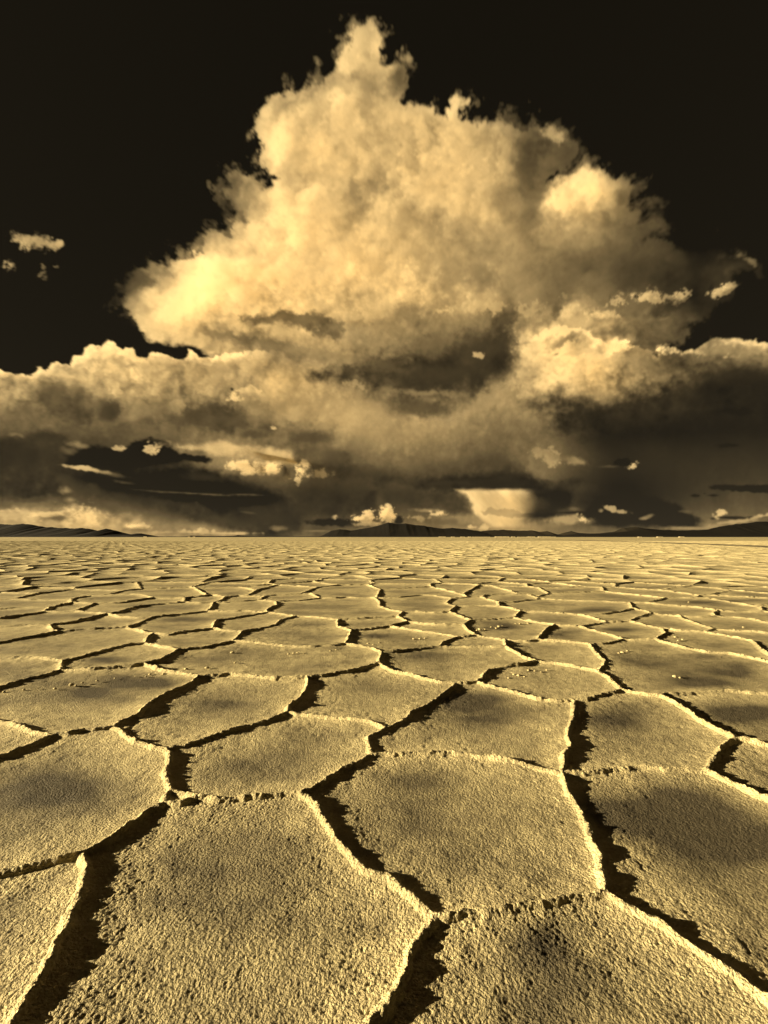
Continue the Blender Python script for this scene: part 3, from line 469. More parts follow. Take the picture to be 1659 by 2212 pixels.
def grid_cell(P,E,D=None,DE=None):
    """one plate as a fine height field, cut exactly at its seams. returns plate and ridge pieces"""
    dmin=max(1.25,float(np.min(np.hypot(P[:,0],P[:,1]-0))))
    s=max(.0036,.0032*dmin)*QK
    c=P.mean(0)
    if not (visible(P) or visible(np.array([c]))): s=max(.03,s*2.5)
    x0,y0_=P.min(0)-.06;x1,y1=P.max(0)+.06
    nx=int((x1-x0)/s)+2;ny=int((y1-y0_)/s)+2
    X,Y=np.meshgrid(x0+np.arange(nx)*s,y0_+np.arange(ny)*s);X=X.ravel();Y=Y.ravel()
    wx,wy=warp(X,Y)
    d,ins,cx,cy,ei=near_poly(P,E,X-wx,Y-wy)
    if D is not None:
        d2_,i2_,cx2,cy2,e2_=near_poly(D,DE,X-wx,Y-wy);ins=ins&~i2_;m=d2_<d
        d=np.where(m,d2_,d);cx=np.where(m,cx2,cx);cy=np.where(m,cy2,cy);ei=np.where(m,e2_,ei)
    I=ins.reshape(ny,nx);pad=I.copy()
    q=I[:-1,:-1]|I[1:,:-1]|I[:-1,1:]|I[1:,1:]
    if not q.any(): return None,[]
    jy,jx=np.nonzero(q);a=jy*nx+jx
    F=np.stack([a,a+1,a+nx+1,a+nx],1)
    out=~ins;wcx,wcy=warp(cx,cy)
    # outside corners slide onto the seam, inside ones very near it too
    sn=out|(d<.35*s)
    X=np.where(sn,cx+wcx,X);Y=np.where(sn,cy+wcy,Y);t=np.where(sn,0,d)
    used=np.unique(F);rem=np.full(len(X),-1,np.int64);rem[used]=np.arange(len(used))
    X=X[used];Y=Y[used];t=t[used];ei=ei[used];F=rem[F]
    Hh,k=height(X,Y,t,s)
    rim=np.exp(-(t/.20)**1.5)
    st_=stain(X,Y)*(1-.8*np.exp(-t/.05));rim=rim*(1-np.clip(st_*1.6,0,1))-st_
    co_=np.stack([X,Y,Hh],1)
    fk=(k[F].max(1)>.02);fe=ei[F[:,0]]
    ridges=[]
    pl=F[~fk]
    def sub(Fs):
        u_=np.unique(Fs);r_=np.full(len(co_),-1,np.int64);r_[u_]=np.arange(len(u_));return co_[u_],r_[Fs],rim[u_]
    for e_ in np.unique(fe[fk]): ridges.append((int(e_),)+sub(F[fk&(fe==e_)]))
    return (sub(pl) if len(pl) else None),ridges
def fan_cell(P,seed):
    """a far plate: raised rim, flank, floor"""
    pts=[]
    for q in range(len(P)):
        A_,B_=P[q],P[(q+1)%len(P)];n_=max(1,int(np.hypot(*(B_-A_))/(.5 if math.hypot(P[0][0],P[0][1])<45 else .9)))
        for k_ in range(n_): pts.append(A_+(B_-A_)*k_/n_)
    pts=np.array(pts);wx=.05*vnoise(pts[:,0]*2,pts[:,1]*2,61);wy=.05*vnoise(pts[:,0]*2,pts[:,1]*2,62)
    pts=pts+np.stack([wx,wy],1);c=pts.mean(0);n_=len(pts)
    rad=np.maximum(np.hypot(*(pts-c).T),.1)
    hc=.048+.022*vnoise(pts[:,0]*1.3,pts[:,1]*1.3,21)+.014*vnoise(pts[:,0]*3.1,pts[:,1]*3.1,22)
    rings=[np.column_stack([pts,np.maximum(hc,.012)])]
    for off,hh in (((.10,.014),(.38,.002)) if math.hypot(P[0][0],P[0][1])<55 else ((.16,.006),)):
        k_=np.clip(1-off/rad,.2,1)[:,None];p_=c+(pts-c)*k_
        rings.append(np.column_stack([p_,hh+.016*vnoise(p_[:,0]*2.6,p_[:,1]*2.6,63)]))
    V_=np.vstack(rings+[np.array([[c[0],c[1],.016*np.sin(seed)]])]);F=[]
    nr=len(rings)-1
    for r_ in range(nr):
        for k_ in range(n_): F.append((r_*n_+k_,r_*n_+(k_+1)%n_,(r_+1)*n_+(k_+1)%n_,(r_+1)*n_+k_))
    F=np.array(F);T=np.vstack([F[:,[0,1,2]],F[:,[0,2,3]],np.array([(nr*n_+k_,nr*n_+(k_+1)%n_,(nr+1)*n_) for k_ in range(n_)])])
    rim=np.concatenate([np.ones(n_),np.full(n_,.7)]+([np.full(n_,.15)] if nr==2 else [])+[[0.]])
    return V_,T,rim
faces,outer=digit_faces()
OUT=outer[0][::-1];OE=outer[1][::-1]
# orient the outer seam and keep each segment's own seam number
OE=OE[1:]+OE[:1]
if 0: print("faces",len(faces),'areas',sorted(round(abs(sum(P[q-1][0]*P[q][1]-P[q][0]*P[q-1][1] for q in range(len(P)))/2),1) for P,E in faces)[:60])
def voronoi():
    rng=np.random.default_rng(5);sp=1.45;S_=[]
    for j_ in range(-7,118):
        yy=j_*sp*.88
        lim=.98*max(yy,0)+9
        n_=int(lim/sp)+1
        for i_ in range(-n_,n_+1):
            S_.append(((i_+.5*(j_&1))*sp+rng.uniform(-.45,.45)*sp,yy+rng.uniform(-.42,.42)*sp))
    S_=np.array(S_);d,ins,_,_,_=near_poly(OUT,OE,S_[:,0],S_[:,1])
    S_=S_[(~ins)&(d>.45)]
    cell={}
    for k_,(x_,y_) in enumerate(S_): cell.setdefault((int(x_//2),int(y_//2)),[]).append(k_)
    res=[]
    for k_,(x_,y_) in enumerate(S_):
        P=[(x_-2.4,y_-2.4,-1),(x_+2.4,y_-2.4,-1),(x_+2.4,y_+2.4,-1),(x_-2.4,y_+2.4,-1)]
        cx,cy=int(x_//2),int(y_//2);nb=[j_ for dx in range(-2,3) for dy in range(-2,3) for j_ in cell.get((cx+dx,cy+dy),()) if j_!=k_]
        nb.sort(key=lambda j_:(S_[j_][0]-x_)**2+(S_[j_][1]-y_)**2)
        for j_ in nb[:16]:
            ax,ay=S_[j_];mx_,my_=(ax+x_)/2,(ay+y_)/2;nx_,ny_=ax-x_,ay-y_
            sd=[(p_[0]-mx_)*nx_+(p_[1]-my_)*ny_ for p_ in P]
            if max(sd)<=0: continue
            Q=[]
            for q in range(len(P)):
                a,b=P[q],P[(q+1)%len(P)];sa,sb=sd[q],sd[(q+1)%len(P)]
                if sa<=0: Q.append(a)
                if (sa<0)!=(sb<0) and sa!=sb:
                    t_=sa/(sa-sb)
                    # leaving -> the new seam starts here; entering -> keep the old one
                    Q.append((a[0]+t_*(b[0]-a[0]),a[1]+t_*(b[1]-a[1]),j_ if sa<=0 else a[2]))
            P=Q
            if len(P)<3: break
        if len(P)>=3: res.append((k_,np.array([(p_[0],p_[1]) for p_ in P]),[p_[2] for p_ in P]))
    return S_,res
S_,cells=voronoi()
print('cells',len(cells),round(time.time()-t0,1))
flat=None
plates=[];ridges={};far=[]
for P,E in faces:
    pl,rd=grid_cell(P,[('d',e_) for e_ in E] if False else E)
    if pl is not None: plates.append((P,pl))
    for r_ in rd: ridges.setdefault(r_[0],[]).append(r_[1:])
dmaxD=np.hypot(OUT[:,0],OUT[:,1]).max()
fans=[]
for k_,P,E in cells:
    c=P.mean(0);dist=math.hypot(*c)
    d_,in_,_,_,_=near_poly(OUT,OE,P[:,0],P[:,1]);touch=in_.any() or d_.min()<.35
    if not touch:
        m_=near_poly(P,E,OUT[:,0],OUT[:,1])[1].any();touch=m_
    if dist<GRIDD and visible(P) or touch:
        eid=[100000+min(k_,e_)*10000+max(k_,e_) if e_>=0 else 99999 for e_ in E]
        pl,rd=grid_cell(P,eid,OUT if touch else None,OE)
        if pl is not None: plates.append((P,pl))
        for r_ in rd: ridges.setdefault(r_[0],[]).append(r_[1:])
    else: fans.append((dist if visible(P) else dist+60,P,k_))
print('grid plates',len(plates),'ridges',len(ridges),'fans',len(fans),round(time.time()-t0,1))

def obj(name,me,parent=None,loc=None):
    o_=bpy.data.objects.new(name,me);sc.collection.objects.link(o_)
    if parent: o_.parent=parent
    if loc: o_.location=loc
    return o_
R_=45000.
n_=48
# ground sheet under the plates, out to the horizon
rr=[.01,8,30,90,156,400,1200,4000,12000,R_];V_=[(0,0,-.03)];F=[]
for r_ in rr:
    for k_ in range(n_): V_.append((r_*math.cos(2*math.pi*k_/n_),r_*math.sin(2*math.pi*k_/n_),-.03 if r_<150 else .03))
for a_ in range(len(rr)-1):
    for k_ in range(n_): F.append((1+a_*n_+k_,1+(a_+1)*n_+k_,1+(a_+1)*n_+(k_+1)%n_,1+a_*n_+(k_+1)%n_))
me=mesh_np('salt_flat',np.array(V_),np.array(F),np.full(len(V_),.75),SALTFAR)
flat=obj('salt_flat',me);flat['kind']='structure'
LP=300
fans.sort(key=lambda f_:f_[0])
nplate=0
for P,(co_,F,rim) in plates:
    c=np.array([co_[:,0].mean(),co_[:,1].mean(),0.]);o_=obj('salt_plate',mesh_np('salt_plate',co_-c,F,rim,SALT),flat,tuple(c));nplate+=1
for e_,parts in ridges.items():
    if len(parts)==1: co_,F,rim=parts[0]
    else:
        off=0;cs=[];fs=[];rs=[]
        for co1,F1,r1_ in parts: cs.append(co1);fs.append(F1+off);rs.append(r1_);off+=len(co1)
        co_=np.vstack(cs);F=np.vstack(fs);rim=np.concatenate(rs)
    if e_==99999: continue
    c=np.array([co_[:,0].mean(),co_[:,1].mean(),0.]);obj('salt_ridge',mesh_np('salt_ridge',co_-c,F,rim,SALT),flat,tuple(c))
rest=[]
for q,(dd_,P,k_) in enumerate(fans):
    co_,F,rim=fan_cell(P,k_)
    if nplate<LP and q<400:
        c=np.array([co_[:,0].mean(),co_[:,1].mean(),0.]);obj('salt_plate',mesh_np('salt_plate',co_-c,F,rim,SALT),flat,tuple(c));nplate+=1
    else: rest.append((co_,F,rim))
off=0;cs=[];fs=[];rs=[]
for co1,F1,r1_ in rest: cs.append(co1);fs.append(F1+off);rs.append(r1_);off+=len(co1)
o_=obj('distant_plates',mesh_np('distant_plates',np.vstack(cs),np.vstack(fs),np.concatenate(rs),SALT),flat);o_['kind']='stuff'
print('tris',sum(len(o_.data.polygons)*(2 if len(o_.data.loops)==4*len(o_.data.polygons) else 1) for o_ in sc.objects if o_.type=='MESH'),'ground',round(time.time()-t0,1))

# ---------------------------------------------------------------- far shore, mountains, sheds
def simple_mat(name,col,rough=.95,scale=None,col2=None,det=6):
    m=bpy.data.materials.new(name);m.use_nodes=True;N=m.node_tree.nodes;L=m.node_tree.links;b=N['Principled BSDF']
    b.inputs['Roughness'].default_value=rough;b.inputs['Specular IOR Level'].default_value=.1
    if scale:
        g=N.new('ShaderNodeNewGeometry');n=N.new('ShaderNodeTexNoise');n.inputs['Scale'].default_value=scale;n.inputs['Detail'].default_value=det
        L.new(g.outputs['Position'],n.inputs['Vector']);r=N.new('ShaderNodeValToRGB');L.new(n.outputs['Fac'],r.inputs[0])
        r.color_ramp.elements[0].position=.35;r.color_ramp.elements[0].color=(*col,1);r.color_ramp.elements[1].position=.68;r.color_ramp.elements[1].color=(*(col2 or col),1)
        L.new(r.outputs[0],b.inputs['Base Color'])
    else: b.inputs['Base Color'].default_value=(*col,1)
    return m
ROCK=simple_mat('dark_mountain_rock',(.0045,.0037,.0026),.95,.0012,(.0075,.0062,.0042))
ROCKL=simple_mat('pale_mountain_rock',(.012,.010,.0065),.95,.0015,(.026,.0215,.014))
MUD=simple_mat('dark_shore_mud',(.010,.008,.0055),.9,.01,(.02,.016,.011))
WHITE=simple_mat('lime_wash',(.80,.70,.45),.7,.8,(.70,.60,.38))
ROOF=simple_mat('shed_roof_sheet',(.55,.47,.30),.5,.5,(.42,.36,.23))
DOOR=simple_mat('shed_door',(.06,.05,.035),.7)
def mountains(name,label,pts,dist,depth,mat,seed):
    """pts: skyline in photograph pixels (3072 wide); built as a range with spurs and gullies around that crest"""
    px=np.array([p[0] for p in pts],float);py=np.array([p[1] for p in pts],float)
    n=int((px[-1]-px[0])/2.2);u=np.linspace(px[0],px[-1],n);sy=np.interp(u,px,py)
    x=(u-CS)/FS*dist;h=(HS-sy)/FS*dist
    h=np.maximum(h,2.)+ (3*vnoise(x/60,x*0,seed)+1.5*vnoise(x/25,x*0+3,seed+1))*np.clip(h/150,0,1)
    rows=23;V_=[];
    for j_ in range(rows):
        f=j_/(rows-1)*2-1                                  # -1 foot in front, 0 crest, 1 foot behind
        yy=dist+f*depth*(.55+.45*h/h.max())
        prof=np.maximum(1-abs(f),0)**1.15
        gl=1-np.abs(vnoise(x/420+1.4*f,x*0+f*2.2,seed+3));g2=1-np.abs(vnoise(x/90,x*0+f*4,seed+4))
        z=h*prof*(1-(1-prof)*.42*(.62*gl+.10*g2-.2))
        if abs(f)<1e-6 or j_==rows//2 and False: z=h
        V_.append(np.stack([x*(yy/dist)**.0+35*vnoise(x/200,x*0+f*3,seed+5)*(1-prof),yy+0*x,np.where(prof<=0,-3.,z)],1))
    V_=np.vstack(V_);i_=np.arange(n-1);F=np.vstack([np.stack([j_*n+i_,j_*n+i_+1,(j_+1)*n+i_+1,(j_+1)*n+i_],1) for j_ in range(rows-1)])
    me=mesh_np(name,V_,F,np.zeros(len(V_)),mat)
    for k_ in range(1): me.polygons.foreach_set('use_smooth',np.ones(len(F),bool))
    o_=obj(name,me);o_['kind']='structure';o_['label']=label;return o_
mountains('mountain_range','',[(-260,2110),(-120,2102),(0,2095.5),(46,2099),(93,2094.6),(116,2096),(148,2102),(185,2109),(204,2107),(231,2112),(259,2111),(296,2114),(329,2111),(361,2116),(389,2122),(426,2114),(463,2122),(486,2130),(523,2137),(545,2134),(565,2133),(590,2139),(608,2143.5),(640,2146)],9200,1300,ROCK,101)
mountains('mountain_range','',[(1270,2147),(1287,2143),(1324,2123),(1361,2116),(1385,2119),(1407,2122),(1439,2116),(1486,2109),(1536,2095.6),(1555,2090),(1592,2096),(1624,2093),(1661,2100),(1693,2102),(1730,2109),(1772,2114),(1809,2111),(1860,2116),(1906,2122),(1934,2128),(1971,2140),(2010,2146)],9300,1200,ROCK,111)
mountains('mountain_range','',[(1880,2140),(1930,2123),(1960,2121),(2017,2119),(2082,2123),(2129,2121),(2156,2127),(2189,2124),(2231,2138),(2260,2129),(2286,2124),(2310,2131),(2360,2134),(2397,2133),(2457,2126),(2489,2112),(2545,2107),(2573,2112),(2640,2122),(2700,2135)],9900,900,ROCKL,121)
mountains('mountain_range','',[(2150,2146),(2304,2136),(2400,2134),(2500,2126),(2575,2113),(2647,2119),(2740,2121),(2827,2118),(2878,2106),(2943,2096),(2989,2093),(3026,2087),(3072,2085),(3150,2078),(3300,2070),(3500,2085)],7300,900,ROCK,131)
for o_,lb in zip([q for q in sc.objects if q.name.startswith('mountain_range')],('low dark mountain range on the horizon below the left cumulus bank','dark rounded mountain in the middle of the horizon','pale low hills behind the dark slope right of the middle mountain','long dark slope rising at the right end of the horizon')): o_['label']=lb
# dark shore in front of the mountains: a low swelling strip of mud with hummocks
n=900;u=np.linspace(-400,3500,n);ds=5200.;x=(u-CS)/FS*ds
hum=np.zeros(n)
for c_,w_,h_ in((962,26,4.5),(950,8,2),(915,22,2.2),(860,40,1.5),(790,30,3),(765,12,2.2),(1040,60,1.2),(1640,40,1),(2060,30,2.4),(2110,18,2)): hum+=h_*np.exp(-((u-c_)/w_)**2)*ds/FS
top=2.6*ds/FS+hum+.6*vnoise(x/60,x*0,201)+.5*vnoise(x/20,x*0,202)
rows=[(-260,-1.,0),(-90,.35,0),(0,1,1),(120,.8,.6),(400,-1.,0)];V_=[]
for dy,fz,fh in rows: V_.append(np.stack([x,ds+dy+0*x,(np.maximum(fz,-.2)*2.6*ds/FS if fh==0 else fz*top)+0*x],1))
V_=np.vstack(V_);i_=np.arange(n-1);F=np.vstack([np.stack([j_*n+i_,j_*n+i_+1,(j_+1)*n+i_+1,(j_+1)*n+i_],1) for j_ in range(len(rows)-1)])
shore=obj('shore',mesh_np('shore',V_,F,np.zeros(len(V_)),MUD));shore['kind']='structure'
# worn track crossing the flat at the right: a low bed standing a hand above the plates
TR=[(2150,2157.5),(2304,2160.5),(2443,2164.5),(2600,2169),(2767,2174.5),(2900,2179),(3072,2186),(3400,2199),(3900,2220)]
pts=[gp(a_,b_,CAMH-.05) for a_,b_ in TR];P_=[]
for k_ in range(len(pts)-1):
    for q in range(14): P_.append((pts[k_][0]+(pts[k_+1][0]-pts[k_][0])*q/14,pts[k_][1]+(pts[k_+1][1]-pts[k_][1])*q/14))
P_=np.array(P_);P_+=np.stack([0*P_[:,0],.5*vnoise(P_[:,0]/9,P_[:,1]*0,211)],1)
T_=np.gradient(P_,axis=0);T_/=np.hypot(T_[:,0],T_[:,1])[:,None];Nn=np.stack([-T_[:,1],T_[:,0]],1)
cr=[(-3.6,-.02),(-2.7,.045),(-1.2,.060),(0,.050),(1.2,.060),(2.7,.045),(3.6,-.02)]
V_=np.vstack([np.column_stack([P_+Nn*(o_+.35*vnoise(P_[:,0],P_[:,1]*.7,212))[:,None] if False else P_+Nn*(o_+.35*vnoise(P_[:,0],P_[:,1]*.7,212+k_))[:,None],np.full(len(P_),z_)]) for k_,(o_,z_) in enumerate(cr)])
m_=len(P_);i_=np.arange(m_-1);F=np.vstack([np.stack([j_*m_+i_,j_*m_+i_+1,(j_+1)*m_+i_+1,(j_+1)*m_+i_],1) for j_ in range(len(cr)-1)])
TRM=simple_mat('worn_salt',(.20,.165,.10),.9,.5,(.10,.083,.05))
trk=obj('track',mesh_np('track',V_,F,np.zeros(len(V_)),TRM));trk['kind']='structure'
# sheds of the salt works
def box_v(x0,x1,y0,y1,z0,z1): return [(x0,y0,z0),(x1,y0,z0),(x1,y1,z0),(x0,y1,z0),(x0,y0,z1),(x1,y0,z1),(x1,y1,z1),(x0,y1,z1)],[(0,1,5,4),(1,2,6,5),(2,3,7,6),(3,0,4,7),(4,5,6,7)]
def pymesh(name,V_,F,mat):
    me=bpy.data.meshes.new(name);me.from_pydata(V_,[],F);me.materials.append(mat);return me
def shed(u0,u1,hpx,label,dist=3300.,wide=11.,group=None):
    x0=(u0-CS)/FS*dist;x1=(u1-CS)/FS*dist;L_=x1-x0;h=hpx/FS*dist*.50;rh=hpx/FS*dist*.26
    e=bpy.data.objects.new('salt_shed',None);sc.collection.objects.link(e);e.location=((x0+x1)/2,dist,0);e['label']=label;e['category']='shed'
    if group: e['group']=group
    e.empty_display_size=5
    v,f=box_v(-L_/2,L_/2,-wide/2,wide/2,-.3,h);v+=[(-L_/2,0,h+rh),(L_/2,0,h+rh)];f=f[:4]+[(0,3,7,8,4),(1,5,9,6,2)];f=[f[0],f[2],f[4],f[5]]
    obj('wall',pymesh('wall',v,f,WHITE),e)
    q=.5;obj('roof',pymesh('roof',[(-L_/2-q,-wide/2-q,h-.15),(L_/2+q,-wide/2-q,h-.15),(L_/2+q,0,h+rh+.12),(-L_/2-q,0,h+rh+.12),(L_/2+q,wide/2+q,h-.15),(-L_/2-q,wide/2+q,h-.15),
        (-L_/2-q,-wide/2-q,h+.1),(L_/2+q,-wide/2-q,h+.1),(L_/2+q,0,h+rh+.37),(-L_/2-q,0,h+rh+.37),(L_/2+q,wide/2+q,h+.1),(-L_/2-q,wide/2+q,h+.1)],
        [(6,7,8,9),(9,8,10,11),(0,3,2,1),(3,5,4,2),(0,1,7,6),(5,11,10,4),(0,6,9,3),(3,9,11,5),(1,2,8,7),(2,4,10,8)],ROOF),e)
    for k_ in range(max(1,int(L_/30))):
        xc=-L_/2+(k_+.5)*L_/max(1,int(L_/30));v,f=box_v(xc-1.6,xc+1.6,-wide/2-.12,-wide/2,-.1,min(h*.75,3.4));obj('door',pymesh('door',v,f,DOOR),e)
    return e
for u0,u1,hp,lb in((1755,1782,2.8,'short white shed at the left end of the salt works below the middle mountain'),(1804,1818,2.6,'tiny white shed between two short ones below the middle mountain'),(1842,1860,2.4,'small low white shed, third from the left of the salt works'),(1872,1884,2.8,'smallest white shed left of the long pale sheds'),
    (1888,1960,2.0,'long thin pale shed just left of the brightest one'),(1980,2036,3.6,'brightest long white shed in the middle of the salt works'),(2045,2060,3.0,'squat white shed touching the right end of the brightest one'),(2070,2110,2.0,'low thin shed right of the brightest one'),
    (2112,2140,3.2,'white shed with tall wall left of the last long shed'),(2152,2203,3.4,'long white shed near the right end of the salt works'),(2206,2222,2.4,'small shed closing the right end of the salt works'),
    (575,586,3.6,'lone white house under the right tip of the left mountains'),(2552,2566,2.2,'pale hut alone below the pale hills on the right'),(2628,2650,2.6,'low white hut below the right dark slope'),(2716,2736,3.2,'pair sized white hut farthest right below the dark slope'),
    (752,760,2.8,'tiny white hut on the mud hummocks left of the middle'),(772,780,3.0,'second tiny white hut beside the mud hummocks')):
    shed(u0,u1,hp,lb,3300. if u0>1000 else 4600.,11.,'white sheds along the far shore')
# loose salt chunks
def chunk(x,y,r,seed):
    rg=np.random.default_rng(seed);bmv=[];F=[]
    nu,nv=9,6
    for j_ in range(nv+1):
        th=math.pi*j_/nv
        for i_ in range(nu):
            ph=2*math.pi*i_/nu;d=np.array([math.sin(th)*math.cos(ph)*1.25,math.sin(th)*math.sin(ph),math.cos(th)*.55])
            bmv.append(d*r*(1+.28*rg.uniform(-1,1)))
    for j_ in range(nv):
        for i_ in range(nu): F.append((j_*nu+i_,(j_+1)*nu+i_,(j_+1)*nu+(i_+1)%nu,j_*nu+(i_+1)%nu))
    me=mesh_np('salt_chunk',np.array(bmv),np.array(F),np.ones(len(bmv)),SALT);o_=obj('salt_chunk',me);o_.location=(x,y,.012+r*.25);o_.rotation_euler=(0,0,rg.uniform(0,6));return o_
CH=[(285,2737,16,'biggest loose salt chunk on the large plate at the left'),(304,2739,9,''),(330,2728,9,''),(389,2720,9,'rounded salt chunk right of the biggest chunk on the left plate'),(220,2752,11,'flat salt chunk left of the biggest chunk on the left plate'),(95,2757,9,''),(15,2765,10,''),(150,2750,5,''),(460,2710,6,''),
(600,2695,10,''),(585,2703,9,''),(655,2694,10,''),(540,2702,5,''),(745,2673,11,'chunk at the left tip of the long middle plate'),(828,2669,13,'bright chunk on the left part of the long middle plate'),(941,2648,8,''),(930,2608,12,'dark lipped chunk at the centre of the long middle plate'),(1155,2614,8,''),(1175,2611,8,''),(1190,2610,9,''),(1215,2611,6,''),(1322,2602,8,''),(1345,2597,7,''),
(1473,2572,8,''),(1493,2577,8,''),(1518,2568,7,''),(1996,2505,13,'brightest salt chunk on the dark patched plate'),(1985,2511,8,''),(1966,2507,8,''),(2010,2503,8,''),(1918,2516,12,''),(1908,2520,8,''),(1940,2516,8,''),(2064,2493,8,''),(2080,2494,8,''),(2112,2492,9,''),
(2115,2680,13,'large pale chunk on the round plate left of the wide ridge'),(2140,2681,8,''),(2188,2678,9,''),(2165,2685,6,''),(2055,2695,9,''),(2075,2700,13,''),(2098,2704,7,''),(2035,2710,10,''),(1655,2554,8,''),(1680,2553,9,''),(1700,2551,6,''),(2490,2608,12,''),(2510,2602,9,''),(2475,2610,8,''),(2700,2704,14,'pale chunk on the dark stained plate at the right'),(2720,2708,9,''),(2975,2508,9,'chunk on the dark hollow near the right edge'),(2755,2408,7,''),(2700,2546,8,''),(2715,2560,9,''),(2730,2556,7,'')]
for q,(a_,b_,r_,lb) in enumerate(CH):
    x_,y_=gp(a_,b_,CAMH-.02);c_=chunk(x_,y_,r_*.5/FS*y_*1.15,900+q);c_['category']='salt chunk'
    c_['group']='loose salt chunks'
    if not lb:
        sz='small' if r_<8 else 'middling'
        lb=(sz+' salt chunk in the row on the large left plate' if a_<480 else sz+' salt chunk near the right rim of the large left plate' if a_<780 and b_>2665 else
            sz+' salt chunk scattered on the long middle plate' if a_<1400 else sz+' salt chunk on the plate beside the wide bay right of the middle' if a_<1530 else
            sz+' salt chunk on the narrow plate behind the middle ridge fork' if a_<1750 else sz+' salt chunk on the dark patched plate in the middle distance' if b_<2525 and a_<2050 else
            sz+' salt chunk along the right rim of the dark patched plate' if b_<2525 and a_<2200 else sz+' salt chunk on the round plate left of the wide ridge' if a_<2300 else
            sz+' salt chunk on the broad plate above the stained one at right' if a_<2600 and b_>2590 else sz+' salt chunk on the stained plate at the right' if b_>2690 else sz+' salt chunk on the plates toward the right edge')
    c_['label']=lb or 'small pale loose salt chunk lying on a plate in the middle distance'
print('land',round(time.time()-t0,1))

# ---------------------------------------------------------------- clouds
SLOPE=.30;D0=12000.
_c=1/math.hypot(1,SLOPE)
AX=np.array([_c,-SLOPE*_c,0.]);AY=np.array([SLOPE*_c,_c,0.])       # local X along the cloud front, local Y into it
def bilin(M,u,v):
    fx=np.clip((u-MX0)/MS,0,MW-1.001);fy=np.clip((v-MY0)/MS,0,MH-1.001)
    ix=fx.astype(np.int32);iy=fy.astype(np.int32);tx=fx-ix;ty=fy-iy
    a=M[iy,ix]*(1-tx)+M[iy,ix+1]*tx;b=M[iy+1,ix]*(1-tx)+M[iy+1,ix+1]*tx
    return a*(1-ty)+b*ty
def make_volume(name,dens,vox,origin,rotz,mat):
    nx,ny,nz=dens.shape
    me=bpy.data.meshes.new(name+'_samples');me.vertices.add(dens.size)
    at=me.attributes.new('dens','FLOAT','POINT');at.data.foreach_set('value',dens.ravel())
    src=bpy.data.objects.new(name+'_samples',me)      # only numbers, never linked to the scene
    ng=bpy.data.node_groups.new(name,'GeometryNodeTree')
    ng.interface.new_socket('Geometry',in_out='INPUT',socket_type='NodeSocketGeometry')
    ng.interface.new_socket('Geometry',in_out='OUTPUT',socket_type='NodeSocketGeometry')
    N=ng.nodes;L=ng.links
    gi=N.new('NodeGroupInput');go=N.new('NodeGroupOutput')
    vc=N.new('GeometryNodeVolumeCube')
    vc.inputs['Min'].default_value=(0,0,0);vc.inputs['Max'].default_value=((nx-1)*vox[0],(ny-1)*vox[1],(nz-1)*vox[2])
    vc.inputs['Resolution X'].default_value=nx;vc.inputs['Resolution Y'].default_value=ny;vc.inputs['Resolution Z'].default_value=nz
    pos=N.new('GeometryNodeInputPosition');sep=N.new('ShaderNodeSeparateXYZ');L.new(pos.outputs[0],sep.inputs[0])
    ids=[]
    for k in range(3):
        m=N.new('ShaderNodeMath');m.operation='DIVIDE';m.inputs[1].default_value=vox[k];L.new(sep.outputs[k],m.inputs[0])
        f=N.new('FunctionNodeFloatToInt');f.rounding_mode='ROUND';L.new(m.outputs[0],f.inputs[0]);ids.append(f.outputs[0])
    def im(op,a,b):
        n=N.new('FunctionNodeIntegerMath');n.operation=op;L.new(a,n.inputs[0])
        if isinstance(b,int): n.inputs[1].default_value=b
        else: L.new(b,n.inputs[1])
        return n.outputs[0]
    i=im('ADD',im('MULTIPLY',im('ADD',im('MULTIPLY',ids[0],ny),ids[1]),nz),ids[2])
    si=N.new('GeometryNodeSampleIndex');si.data_type='FLOAT';si.clamp=True
    na=N.new('GeometryNodeInputNamedAttribute');na.data_type='FLOAT';na.inputs['Name'].default_value='dens'
    oi=N.new('GeometryNodeObjectInfo');oi.inputs['Object'].default_value=src
    L.new(oi.outputs['Geometry'],si.inputs['Geometry']);L.new(na.outputs['Attribute'],si.inputs['Value']);L.new(i,si.inputs['Index'])
    L.new(si.outputs['Value'],vc.inputs['Density'])
    sm=N.new('GeometryNodeSetMaterial');sm.inputs['Material'].default_value=mat
    L.new(vc.outputs[0],sm.inputs[0]);L.new(sm.outputs[0],go.inputs[0])
    vd=bpy.data.volumes.new(name);vd.materials.append(mat);vol=bpy.data.objects.new(name,vd)
    md=vol.modifiers.new('field','NODES');md.node_group=ng
    vol.location=origin;vol.rotation_euler=(0,0,rotz);sc.collection.objects.link(vol)
    return vol
def cloud_mat():
    m=bpy.data.materials.new('cloud_vapour');m.use_nodes=True;n=m.node_tree;n.nodes.clear()
    pv=n.nodes.new('ShaderNodeVolumePrincipled');o=n.nodes.new('ShaderNodeOutputMaterial');n.links.new(pv.outputs[0],o.inputs['Volume'])
    pv.inputs['Color'].default_value=(.995,.86,.63,1);pv.inputs['Density'].default_value=1e-4;pv.inputs['Anisotropy'].default_value=0.0
    return m
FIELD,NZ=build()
n1,n2,m1,m2,RB,RC,T1,T2=NZ
SREF=.92
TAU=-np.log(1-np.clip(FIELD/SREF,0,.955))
wu=UX+6*n1+4*m1;wv=UY+6*n2+4*m2
W_base=sstep((wv-925)/30)
W_left=sstep((seg_sdf(P_LEFT,wu,wv)+6)/10)*sstep((585-wu)/60)*(1-W_base)
W_right=sstep((seg_sdf(P_RIGHT,wu,wv)+6)/10)*sstep((wu-1110)/40)*(1-W_base)
